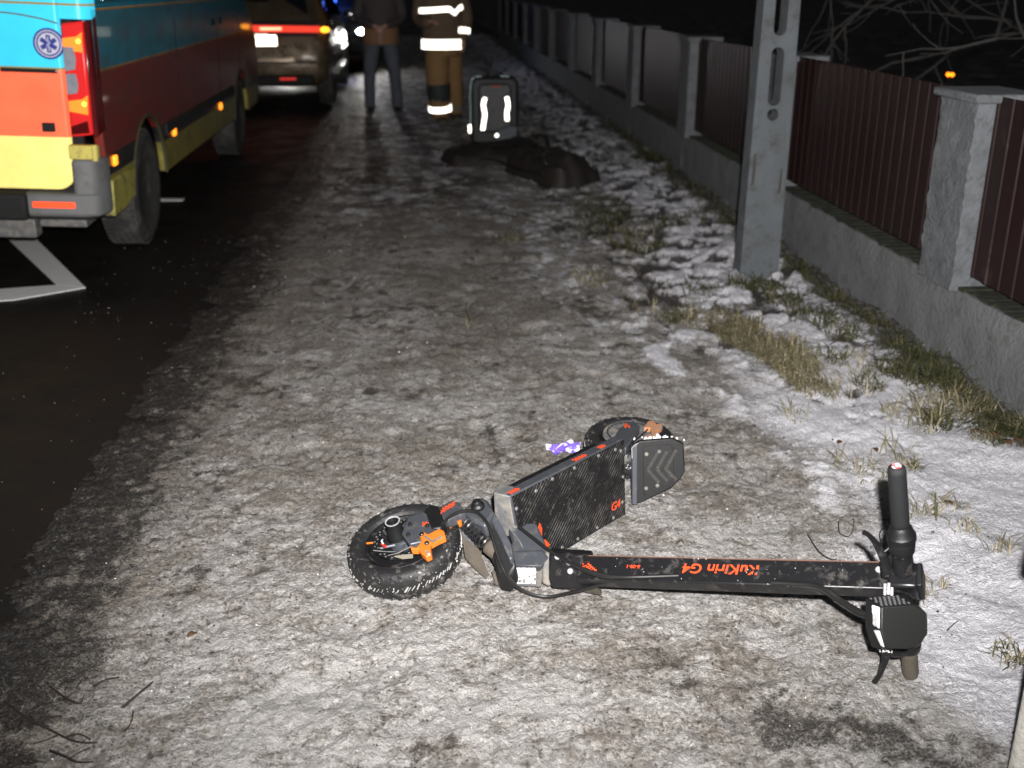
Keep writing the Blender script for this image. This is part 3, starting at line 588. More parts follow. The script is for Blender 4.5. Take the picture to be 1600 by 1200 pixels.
# deck standing on its edge
A = V(.214, 2.462, .004); DK = nrm((.725, .689, 0)); LD = nrm((.035, .12, .99)); LD = nrm(LD-DK*(LD @ DK)); DN = np.cross(DK, LD)
if DN[1] > 0: DN = -DN
def dk(s, t, n=0): return A+DK*s+LD*t+DN*n
deck = obj('deck', MB().prism([dk(0,.247), dk(.506,.247), dk(.506,.0), dk(.20,.0), dk(.10,.022), dk(.022,.122)], -DN*.034), GRY, sco, bevel=.004)
obj('deck_mat', MB().prism([dk(.008,.243,.0004), dk(.500,.243,.0004), dk(.500,.004,.0004), dk(.204,.004,.0004), dk(.106,.026,.0004), dk(.030,.124,.0004)], DN*.004), DECKM, deck, bevel=.001)
obj('battery_case', MB().prism([dk(.035,.225,-.034), dk(.47,.225,-.034), dk(.47,.02,-.034), dk(.22,.02,-.034), dk(.06,.11,-.034)], -DN*.055), BLK2, deck, bevel=.008)
nose = obj('deck_nose', MB().prism([dk(.001,.246,-.001), V((0.1631,2.4971,0.2500)), V((0.1690,2.5199,0.1200)), dk(.020,.115,-.001)], (.02, .055, 0)), GRY2, sco, bevel=.003)
for s, t in ((.02,.205),(.012,.155),(.10,.226),(.17,.236),(.265,.236),(.375,.236),(.455,.228),(.482,.215),(.49,.13),(.485,.05),(.44,.016),(.36,.016),(.27,.016),(.20,.018),(.135,.025)):
    bolt(dk(s, t, .004), DN, .0055, .003, deck, SCREW, 'screw')
for s0_, w_ in ((.012,.040),(.285,.055),(.40,.028)): checker('side_decal', dk(s0_, .2476, -.021), DK, -DN*-1, w_, .016, 8, 3, DECAL, deck, False)
text('lettering', 'G4', .036, dk(.452, .050, .0046), DK, LD, DECAL, deck, shear=.12)
m = MB()                                                     # worn emblem near the front edge
for pts in ([(.09,.055),(.098,.10),(.108,.10),(.104,.055)], [(.078,.035),(.086,.055),(.100,.050),(.092,.032)], [(.108,.055),(.118,.060),(.138,.036),(.126,.032)], [(.09,.10),(.098,.118),(.106,.10)]):
    m.prism([dk(s+.01, t+.012, .0046) for s, t in pts], DN*.0006)
obj('emblem', m, DECAL, deck, smooth=0)
# rear footrest with chevron rubber
u = nrm((1, -.10, .02)); ww = nrm((.03, .12, .99)); ww = nrm(ww-u*(ww @ u)); fn = np.cross(u, ww); fn = fn if fn[1] < 0 else -fn
fo = V(.612, 2.862, .012)
def fr(a, b, c=0): return fo+u*a+ww*b+fn*c
rest = obj('footrest', MB().prism([fr(.004,.006), fr(.0,.188), fr(.020,.200), fr(.118,.207), fr(.152,.190), fr(.158,.100), fr(.148,.082), fr(.118,.050), fr(.022,.0)], -fn*.016), BLK2, sco, bevel=.004)
obj('footrest_pad', MB().prism([fr(.034,.026,.0005), fr(.030,.180,.0005), fr(.112,.190,.0005), fr(.120,.175,.0005), fr(.124,.080,.0005), fr(.112,.062,.0005)], fn*.005), BLK2, rest, bevel=.001)
for k in range(3):
    a0 = .044+k*.027; m = MB()
    for q0, q1 in (((a0,.112),(a0+.030,.165+.004*k)), ((a0,.112),(a0+.034,.070+.004*k))):
        p0, p1 = fr(*q0, .0058), fr(*q1, .0058); d_ = nrm(p1-p0); m.box((p0+p1)/2, (np.linalg.norm(p1-p0)/2, .0048, .0018), d_, np.cross(fn, d_), fn)
    obj('chevron', m, mat('dusty_chevron', (.028,.027,.025), .7, var=.4, vs=50, dirt=(.10,.09,.075), ds=60, dlo=.55, dhi=.7), rest, smooth=0)
obj('footrest_lip', MB().prism([fr(-.004,.002,.004), fr(-.006,.186,.004), fr(.012,.196,.006), fr(.014,.0,.006)], fn*.010), GRY, rest, bevel=.004)
obj('footrest_edge', MB().tube([fr(-.004,.150,.015), fr(-.005,.182,.015), fr(.004,.193,.016), fr(.014,.197,.016)], .0012, 6), STEEL, rest)
for q_ in ((.040,.160),(.040,.052),(.074,.060),(.078,.168)): bolt(fr(*q_, .0055), fn, .006, .004, rest, GRY2, 'screw')
# rear wheel and arm behind it
RC = V(.634, 3.045, .122); RA = nrm((.0, -.06, 1))
rw = obj('rear_wheel_hub', MB().lathe(RC, RA, [(-.045,.012),(-.04,.03),(.03,.034),(.045,.02)], 20), GRY, sco)
wheel(RC, RA, .143, .043, rw); disc(RC+RA*.046, RA, .058, .075, rw)
obj('rear_cover', MB().lathe(RC+RA*.040, RA, [(0,.088),(.006,.086),(.010,.06),(.010,.02)], 36), GRY2, rw)
plate([(0.5484,2.9111,0.2000), (0.5930,3.0165,0.2000), (0.6487,3.0743,0.2000), (0.6587,3.0212,0.2000), (0.6063,2.9062,0.2000), (0.5841,2.8606,0.2000)], .028, GRY, name='rear_arm', ax=V(0,0,1))
checker('rear_mark', (0.6085,3.0133,0.2008), (1,.1,0), (0,1,0), .018, .03, 3, 2, DECAL, sco, False)
obj('rear_caliper', MB().prism([(0.6728,3.0286,0.1920), (0.6954,3.0789,0.1920), (0.7168,3.0824,0.1920), (0.7194,3.0558,0.1920), (0.7408,3.0592,0.1920), (0.7289,3.0238,0.1920), (0.7085,3.0051,0.1920), (0.7040,2.9645,0.1880), (0.6725,2.9467,0.1840), (0.6607,2.9575,0.1840), (0.6676,2.9821,0.1860), (0.6884,2.9858,0.1880), (0.6939,3.0315,0.1900)], (0,0,-.016)), ORG2, sco, bevel=.002)
obj('rear_rod', MB().tube([(0.5998,2.9006,0.1900), (0.6449,2.9510,0.1960), (0.6785,2.9986,0.1980)], .0026, 6), BLK, sco)
m = MB()
for k in range(46): m.ball(V((0.6975,2.9521,0.1850))+V(random.gauss(0,.030),random.gauss(0,.005),random.gauss(0,.004)), random.uniform(.002,.006), 7, 5)
obj('snow_crust', m, mat('packed_snow', (.8,.8,.82), .8), rw)['kind'] = 'stuff'
# handlebar: one grip in the air, the other end pressed into the ice
B0 = V(1.086, 1.966, .018); HL = nrm((-.236, -.118, .964)); HLn = .578
def hb(a): return B0+HL*a
obj('handlebar', MB().tube([hb(.05), hb(.52)], .0145, 16), BLK, sco)
obj('bar_riser', MB().tube([hb(.235), hb(.300), hb(.345)], [.023,.023,.021], 18), BLK, sco)
obj('stem_head', MB().box(hb(.272)+S*.000, (.030, .030, .032), S, FN, TN), BLK, sco, bevel=.006)
obj('stem_head_cap', MB().box(hb(.272)+S*.034, (.006, .028, .034), S, FN, TN), BLK2, sco, bevel=.003)
g_ = obj('grip', MB().lathe(hb(.425), HL, [(0,.0165)]+[(.006+.136*k/40, .0183+.0007*(k % 2)) for k in range(41)]+[(.149,.0172),(.153,.013),(.154,.002)], 26), mat('grip_rubber', (.0065,.0075,.0085), .7, var=.2, bump=.3, bs=300), sco, smooth=50)
obj('grip_end_mark', MB().lathe(hb(.5787), HL, [(0,.010),(.0012,.0095)], 16), mat('red_white_mark', (.75,.55,.57), .5, var=.6, vs=180, dirt=(.6,.02,.03), ds=150, dlo=.5, dhi=.54), g_)
obj('throttle', MB().lathe(hb(.352), HL, [(0,.020),(.006,.026),(.030,.0285),(.034,.0275),(.036,.0295),(.050,.0295),(.054,.026),(.066,.024),(.074,.019)], 30), BLK2, sco)
m = MB()
for k in range(40):
    a = 2*math.pi*k/40; uu = nrm(np.cross(HL, V(0,1,0))); vv = np.cross(HL, uu); m.box(hb(.395)+(uu*math.cos(a)+vv*math.sin(a))*.0295, (.0011,.0011,.006), uu*math.cos(a)+vv*math.sin(a), -uu*math.sin(a)+vv*math.cos(a), HL)
obj('throttle_ridges', m, BLK2, sco, smooth=0)
cl = obj('lever_clamp', MB().lathe(hb(.312), HL, [(0,.018),(.002,.021),(.030,.021),(.032,.018)], 20), BLK, sco)
bolt((1.0227,1.9700,0.3500), (1,-.2,.1), .006, .010, cl, STEEL)
obj('brake_lever', MB().tube([(0.9889,1.9436,0.3000), (0.9783,1.9422,0.3220), (0.9682,1.9413,0.3420), (0.9539,1.9379,0.3650), (0.9354,1.9280,0.3900), (0.9208,1.9243,0.4050), (0.9101,1.9208,0.4120)], [(.010,.006),(.010,.006),(.0095,.0055),(.008,.005),(.006,.0045),(.0055,.0045),(.0062,.005)], 10, smooth=3), BLK, sco)
obj('lever_mount', MB().prism([(0.9675,1.9380,0.3250), (1.0031,1.9585,0.3400), (1.0084,1.9478,0.3300), (0.9880,1.9283,0.2900), (0.9746,1.9374,0.2900)], (.0, .012, -.01)), BLK, sco, bevel=.003)
obj('lever_cable', MB().tube([(0.9596,1.9332,0.3720), (0.9495,1.9310,0.4000), (0.9606,1.9372,0.4100), (0.9731,1.9423,0.3850)], .0016, 6, smooth=5), BLK, sco)
obj('lever_spring', MB().tube([(0.9682,1.9350,0.3550), (0.9753,1.9366,0.3600), (0.9822,1.9410,0.3650)], .0014, 6), GRY2, sco)
for q_ in ((0.9720,1.9195,0.2850), (0.9789,1.9166,0.2880), (0.9860,1.9157,0.2850)):
    obj('cable_ferrule', MB().tube([V(q_), V(q_)+V(-.004,-.014,-.020)], .0032, 8), STEEL, sco)
# lower half of the bar
obj('lower_collar', MB().lathe(hb(.070), HL, [(0,.018),(.004,.0255),(.020,.0275),(.024,.0255),(.028,.0275),(.046,.0275),(.052,.020)], 26), BLK, sco)
obj('lower_grip', MB().lathe(hb(-.012), HL, [(0,.008),(.002,.0165),(.012,.0185)]+[(.015+.06*k/14,.0178+.0007*(k % 2)) for k in range(15)], 24), MUD, sco, smooth=50)
obj('lower_brake_lever', MB().tube([(0.9921,1.9205,0.1200), (0.9989,1.9221,0.0950), (0.9956,1.9213,0.0720), (0.9891,1.9197,0.0480), (0.9807,1.9220,0.0280)], [(.011,.007),(.010,.006),(.008,.005),(.006,.005),(.0065,.005)], 10, smooth=3), BLK, sco)
obj('lower_lever_mount', MB().tube([(0.9804,1.9167,0.1300), (0.9953,1.9130,0.1150), (1.0204,1.9204,0.1050), (1.0432,1.9305,0.1000)], .011, 9), BLK, sco)
m = MB()
for k in range(40): m.ball(V((0.9815,1.8992,0.1320))+rng.normal(0, .006, 3), random.uniform(.0008,.002), 6, 4)
obj('lever_frost', m, mat('frost_bead2', (.8,.8,.82), .3), sco)['kind'] = 'stuff'
# display and headlight pod in front of the stem head
face = [V(p) for p in ((0.9387,1.8557,0.2680), (1.0093,1.8558,0.2720), (1.0326,1.8413,0.2580), (1.0328,1.8260,0.2460), (1.0311,1.8150,0.2220), (1.0179,1.8212,0.1980), (0.9881,1.8227,0.1860), (0.9452,1.8182,0.1900), (0.9346,1.8307,0.2280))]
pn = nrm(sum((np.cross(face[i]-face[0], face[i+1]-face[0]) for i in range(1, 8)), V(0,0,0))); pn = pn if pn[1] < 0 else -pn
c0 = sum(face)/9; face = [p-pn*((p-c0) @ pn) for p in face]
back = [p-pn*.045 + (c0-p)*(-.10) for p in face]; fu_ = nrm(face[1]-face[0])
for i_ in (0, 7, 8): back[i_] = back[i_]-fu_*.014
for i_ in (0, 1): back[i_] = back[i_]+np.cross(pn, fu_)*.012*(1 if np.cross(pn, fu_)[2] > 0 else -1)
m = MB(); n9 = 9; fs = [tuple(range(n9)), tuple(range(n9, 18))[::-1]]+[(i, n9+i, n9+(i+1) % n9, (i+1) % n9) for i in range(n9)]
if np.cross(face[1]-face[0], face[2]-face[0]) @ pn < 0: fs = [f[::-1] for f in fs]
pod = obj('display_pod', m.add(face+back, fs), BLK2, sco, bevel=.003)
obj('pod_rear', MB().prism([p-pn*.045+(c0-p)*.12 for p in face], -pn*.05), BLK2, pod, bevel=.006)
obj('pod_face', MB().prism([p+(c0-p)*.04+pn*.0005 for p in face], pn*.0012), mat('dark_display', (.006,.0065,.006), .42, var=.15, spec=.4), pod, smooth=0)
m = MB(); m.lathe(c0+V(.012,0,-.008)+pn*.0018, pn, [(0,.0058),(.0004,.0058)], 18); obj('power_button', m, mat('button_grey', (.022,.022,.024), .5), pod)
# ribbed strip on the upper edge of the pod, lens on its left edge
e0, e1, b0, b1 = face[0], face[1], back[0], back[1]; m = MB()
tn = nrm(np.cross(e1-e0, b0-e0)); tn = tn if tn[2] > 0 else -tn
for i in range(13):
    for j in range(5):
        if (i+j) % 2: continue
        p = e0+(e1-e0)*(.06+.88*(i+.5)/13)+(b0-e0)*(.1+.8*(j+.5)/5); m.box(p+tn*.0006, (.0016,.0022,.0008), nrm(e1-e0), nrm(b0-e0), tn)
obj('hex_grille', m, mat('grille_grey', (.16,.16,.165), .45), pod, smooth=0)
l0, l1, k0, k1 = face[0], face[8], back[0], back[8]; ln = nrm(np.cross(l1-l0, k0-l0)); ln = ln if ln[0] < 0 else -ln
def lp(a, b): return l0+(l1-l0)*a+(k0-l0)*b
len1 = obj('headlight', MB().prism([lp(.02,.06), lp(.98,.06), lp(.92,.42), lp(.10,.50)], ln*.004), LENS, pod, bevel=.002)
l1_, l2_, k1_, k2_ = face[8], face[7], back[8], back[7]; ln2 = nrm(np.cross(l2_-l1_, k1_-l1_)); ln2 = ln2 if ln2[0] < 0 else -ln2
def lp2(a, b): return l1_+(l2_-l1_)*a+(k1_-l1_)*b
obj('headlight_lower', MB().prism([lp2(.02,.06), lp2(.92,.08), lp2(.86,.26), lp2(.04,.42)], ln2*.004), LENS, pod, bevel=.002)
for a in (.55, .80): obj('led', MB().lathe(lp(a,.24)+ln*.0045, ln, [(0,.0075),(.002,.0062),(.0022,.0035),(.0008,.003)], 14), STEEL, pod)
obj('reflective_cell', MB().prism([lp(.05,.10)+ln*.0042, lp(.42,.10)+ln*.0042, lp(.40,.42)+ln*.0042, lp(.12,.44)+ln*.0042], ln*.0008), retro('cell_reflector', (.75,.82,.83), .22, .45), pod, smooth=0)
# cables
CAB = mat('cable_black', (.013,.013,.013), .32, var=.2, spec=.6)
def cable(pts, r=.0042): return obj('cable', MB().tube(pts, r, 9, smooth=7), CAB, sco)
cable([(0.0251,2.4541,0.1850), (0.0458,2.4739,0.1960), (0.0798,2.4860,0.2050), (0.1161,2.4736,0.2080), (0.1434,2.4323,0.1950), (0.1545,2.4022,0.1700), (0.1652,2.3711,0.1350), (0.1826,2.3436,0.1000), (0.2089,2.3457,0.0600), (0.2480,2.3415,0.0360), (0.2935,2.3351,0.0300), (0.3435,2.3169,0.0500), (0.3947,2.2829,0.0850), (0.4453,2.2547,0.1160), (0.5031,2.2279,0.1400), (0.5591,2.1986,0.1600)])
cable([(0.2289,2.4600,0.1650), (0.2551,2.4186,0.1600), (0.2920,2.3630,0.1520), (0.3252,2.3154,0.1500), (0.3588,2.2685,0.1520), (0.4011,2.2345,0.1520), (0.4438,2.2092,0.1560), (0.4951,2.1931,0.1630), (0.5855,2.1796,0.1700)])
cable([(0.3265,2.3254,0.1460), (0.3676,2.2728,0.1400), (0.4085,2.2306,0.1450), (0.4595,2.2086,0.1520), (0.5110,2.1938,0.1600)], .003)
cable([(0.7721,2.0623,0.2120), (0.8151,2.0366,0.2220), (0.8500,2.0117,0.2320), (0.8717,1.9834,0.2350), (0.8957,1.9552,0.2250), (0.9232,1.9044,0.2250), (0.9499,1.8791,0.2350)], .0055)
cable([(0.7825,2.0602,0.2060), (0.8285,2.0311,0.2180), (0.8644,2.0079,0.2220), (0.8912,1.9784,0.2140), (0.9235,1.9120,0.2120), (0.9495,1.8844,0.2220)], .0045)
# ------------------------------------------------------------------ ambulance
YEL, ORR, CYA, DRK = (.72,.62,.19), (.80,.13,.06), (.035,.46,.66), (.02,.02,.022)
LINE = (.20,.17,.05)
FILM = retro('ambulance_film', YEL, .36, .5, bands=[(0,YEL),(.770,ORR),(1.094,LINE),(1.104,CYA),(1.400,LINE),(1.410,CYA),(2.2,YEL)])
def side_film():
    m, t, b = nodes('ambulance_side_dimmed'); co = N(t, 'ShaderNodeTexCoord'); s = N(t, 'ShaderNodeSeparateXYZ'); t.links.new(co.outputs['Object'], s.inputs[0])
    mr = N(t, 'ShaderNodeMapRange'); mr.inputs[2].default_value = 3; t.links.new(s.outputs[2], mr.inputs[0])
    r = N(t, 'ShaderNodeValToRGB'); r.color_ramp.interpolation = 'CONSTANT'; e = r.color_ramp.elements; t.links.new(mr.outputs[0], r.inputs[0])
    bands = [(0,(.34,.30,.07)),(.555,DRK),(.665,(.23,.028,.022)),(1.082,(.4,.22,.04)),(1.098,(.008,.23,.34)),(1.372,(.4,.22,.04)),(1.384,(.008,.23,.34)),(2.2,YEL)]  # same livery as the rear, colours darkened for light grazing the side
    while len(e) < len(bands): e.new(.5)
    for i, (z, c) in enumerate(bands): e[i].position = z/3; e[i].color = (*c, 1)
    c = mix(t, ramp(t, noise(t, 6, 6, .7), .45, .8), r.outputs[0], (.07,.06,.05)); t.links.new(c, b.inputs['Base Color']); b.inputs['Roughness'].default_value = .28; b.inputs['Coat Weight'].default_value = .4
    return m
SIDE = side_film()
GLS = mat('dark_glass', (.008,.009,.011), .06, var=.1, spec=.8)
BUMP = mat('grey_bumper', (.16,.165,.165), .6, var=.2, dirt=(.09,.08,.07), ds=6, dlo=.5, dhi=.75)
UND = mat('underbody', (.012,.012,.012), .8)
TYR = mat('van_tyre', (.035,.035,.034), .75, var=.3, vs=6, dirt=(.10,.095,.085), ds=9, dlo=.48, dhi=.7)
CHR = mat('chrome', (.7,.72,.74), .18, metal=1, var=.05)
amb = thing('ambulance', (-2.67, 8.6, 0), 'ambulance van in yellow, orange and cyan with rear lamps lit, stopped at the road edge', 'ambulance')
XR, XL, YR = -1.66, -3.68, 5.65
def arch(yc, r=.42, zc=.345, n=14, z0=.365):
    a0 = math.asin((z0-zc)/r); return [(yc+r*math.cos(math.pi-a0-(math.pi-2*a0)*k/n), zc+r*math.sin(math.pi-a0-(math.pi-2*a0)*k/n)) for k in range(n+1)]
prof = [(5.80,.365)]+arch(6.69)+arch(10.34)+[(11.35,.365),(11.5,.62),(11.42,1.0),(10.75,1.40),(5.70,1.40),(5.72,.80)]
for x, sg in ((XR, -1), (XL, 1)):
    sp_ = obj('side_panel', MB().prism([(x, y, z) for y, z in prof], (sg*.05, 0, 0)), SIDE, amb, bevel=.012)
    obj('upper_side', MB().prism([(x, 5.70, 1.402), (x, 10.74, 1.402), (x+sg*.05, 10.0, 2.0), (x+sg*.10, 9.4, 2.45), (x+sg*.12, 5.78, 2.5)], (sg*.05, 0, 0)), SIDE, amb, bevel=.01)
    for a, b in ((5.95, 7.7), (7.82, 9.1), (9.28, 10.2)): obj('side_window', MB().prism([(x-sg*.002, a, 1.43), (x-sg*.002, b, 1.43), (x+sg*.055, b-.12, 1.98), (x+sg*.055, a, 1.98)], (sg*.01, 0, 0)), GLS, amb)
    for y in (7.62, 9.22, 10.28):
        obj('door_seam', MB().bb(x-.0015, x+.0015, y-.006, y+.006, .58, 1.40), UND, amb, smooth=0)
    for yc in (6.69, 10.34):
        ar = arch(yc, .445); m = MB(); 
        for i in range(len(ar)-1): m.bb(x-.012, x+.012, 0, 0, 0, 0) if False else None
        m.tube([(x+sg*.004, y, z) for y, z in arch(yc, .428)], .011, 8); obj('arch_trim', m, mat('arch_trim', (.07,.065,.03), .6), amb)
    for y, z in ((5.90, .625), (7.39, .585), (9.19, .56)): obj('side_marker', MB().box((x-sg*.004, y, z), (.008, .030, .026)), glow('marker_amber', (1,.26,.015), 2.6), amb, bevel=.006)
    obj('rub_strip', MB().bb(x-.010, x+.012, 7.15, 9.86, .60, .665), UND, amb, bevel=.005)
    obj('corner_sill', MB().prism([(x-sg*.012, 5.79, .345), (x-sg*.012, 6.02, .345), (x-sg*.012, 6.22, .38), (x-sg*.012, 6.285, .535), (x-sg*.012, 5.80, .535)], (sg*.06, 0, 0)), mat('sill_yellow', (.40,.36,.08), .45, dirt=(.08,.07,.05), ds=7, dlo=.5, dhi=.65), amb, bevel=.008)
    obj('mirror', MB().box((x-sg*.16, 10.55, 1.55), (.10, .06, .17)), UND, amb, bevel=.03)
    obj('door_handle', MB().bb(x-.02, x+.01, 8.95, 9.08, 1.20, 1.25), UND, amb, bevel=.005); obj('door_handle', MB().bb(x-.02, x+.01, 9.30, 9.42, 1.20, 1.25), UND, amb, bevel=.005)
obj('roof', MB().prism([(XL+.14, 5.76, 2.50), (XR-.14, 5.76, 2.50), (XR-.14, 9.4, 2.46), (XL+.14, 9.4, 2.46)], (0, 0, .08)), SIDE, amb, bevel=.03)
obj('windscreen', MB().prism([(XL+.10, 9.42, 2.47), (XR-.10, 9.42, 2.47), (XR-.06, 10.75, 1.42), (XL+.06, 10.75, 1.42)], (0, .02, .03)), GLS, amb)
obj('bonnet', MB().prism([(XL+.06, 10.76, 1.40), (XR-.06, 10.76, 1.40), (XR-.10, 11.48, 1.02), (XR-.10, 11.55, .45), (XL+.10, 11.55, .45), (XL+.10, 11.48, 1.02)], (0, -.05, -.02)), SIDE, amb, bevel=.02)
obj('floor_pan', MB().bb(XL+.12, XR-.12, 5.85, 11.3, .30, .42), UND, amb)
obj('bulkhead', MB().bb(XL+.12, XR-.12, 5.80, 5.84, .40, 2.48), UND, amb)
for sx in (-1, 1): obj('axle', MB().tube([(XR-.16, 6.69 if sx < 0 else 10.34, .34), (XL+.16, 6.69 if sx < 0 else 10.34, .34)], .06, 10), UND, amb)
def road_wheel(parent, x, y, r, hw, sgn, rim=GRY2, tyr=TYR):
    c = V(x, y, r); ax = V(sgn, 0, 0)
    t_ = obj('wheel', MB().lathe(c, ax, [(-hw*.9, r*.62), (-hw, r*.70), (-hw, r*.88), (-hw*.88, r*.965), (-hw*.6, r), (hw*.6, r), (hw*.88, r*.965), (hw, r*.88), (hw, r*.70), (hw*.85, r*.62)], 48), tyr, parent)
    m = MB()
    for k in range(56):
        a = 2*math.pi*k/56; er = V(0, math.cos(a), math.sin(a)); et = V(0, -math.sin(a), math.cos(a))
        for j in (-2, -1, 0, 1, 2): m.box(c+er*(r+.001)+ax*j*hw*.34+et*.006*j, (hw*.13, .010, .005), ax, et, er)
    obj('tread', m, tyr, t_, smooth=0)
    obj('rim', MB().lathe(c+ax*hw*.55, ax, [(0, r*.60), (.012, r*.57), (-.03, r*.50), (-.02, r*.25), (.02, r*.2), (.024, .02)], 30), rim, t_)
    return t_
for y in (6.69, 10.34):
    road_wheel(amb, XR-.135, y, .342, .115, 1); road_wheel(amb, XL+.135, y, .342, .115, -1)
# rear doors
def rdoor(x0, x1, round_right):
    r = .085; a, b, z0, z1 = x0, x1, .507, 2.38; pts = []
    def q_(cx, cz, s0): return [(cx+r*math.cos(s0+math.pi/2*k/6), YR, cz+r*math.sin(s0+math.pi/2*k/6)) for k in range(7)]
    pts += q_(a+r, z0+r, math.pi) if not round_right else [(a, YR, z0)]
    pts += q_(b-r, z0+r, 1.5*math.pi) if round_right else [(b, YR, z0)]
    pts += [(b, YR, z1), (a, YR, z1)]; return MB().prism(pts, (0, .05, 0))
for x0, x1, rr_ in ((-2.664, -1.803, True), (-3.537, -2.676, False)):
    d = obj('rear_door', rdoor(x0, x1, rr_), FILM, amb, bevel=.014, seg=3)
    wx = (x0+.08, x1-.16) if rr_ else (x0+.16, x1-.08)
    obj('door_window', MB().prism([(wx[0], YR-.004, 1.405), (wx[1], YR-.004, 1.45), (wx[1], YR-.004, 2.15), (wx[0], YR-.004, 2.15)], (0, .01, 0)), GLS, d)
obj('chrome_letter_strip', MB().bb(-2.10, -1.828, YR-.008, YR+.004, 1.086, 1.106), CHR, amb, bevel=.003)
obj('parking_sensor', MB().bb(-1.93, -1.868, YR-.012, YR+.004, .80, .845), UND, amb, bevel=.004)
m = MB(); 
for i in range(20):
    x = -2.60+.78*i/19; z = 1.412+.0*i
m.tube([(-2.62, YR-.002, 1.372), (-2.1, YR-.002, 1.366), (-1.90, YR-.002, 1.345), (-1.805, YR-.002, 1.322)], .004, 6, smooth=5); obj('film_seam', m, mat('film_seam', LINE, .6), amb)
# round emblem: six-barred star in a ringed disc
NAV = retro('emblem_blue', (.035,.045,.26), .10, .5); WHT = retro('emblem_white', (.55,.55,.62), .10, .5)
EC = V(-1.856, YR-.004, 1.226)
em = obj('emblem', MB().lathe(EC, (0,-1,0), [(-.004,.074),(.001,.074)], 40), NAV, amb, smooth=30)
obj('emblem_ring', MB().lathe(EC+V(0,-.0012,0), (0,-1,0), [(0,.064),(.001,.064),(.001,.059),(0,.059)], 40, closed=True), WHT, em)
obj('emblem_disc', MB().lathe(EC+V(0,-.0012,0), (0,-1,0), [(0,.051),(.001,.051)], 36), WHT, em)
m = MB()
for k in range(3):
    a = math.pi/2+k*math.pi/3; u = V(math.cos(a), 0, math.sin(a)); v = V(-math.sin(a), 0, math.cos(a)); m.box(EC+V(0,-.0032-.0003*k,0), (.042, .0105, .0006), u, v, (0,1,0))
obj('emblem_star', m, NAV, em, smooth=0)
m = MB(); m.tube([EC+V(0,-.0046,-.036), EC+V(0,-.0046,.036)], .0018, 6)
m.tube([EC+V(.010*math.sin(k*.9), -.0048, -.028+.052*k/14) for k in range(15)], .0016, 6, smooth=3); obj('emblem_staff', m, WHT, em)
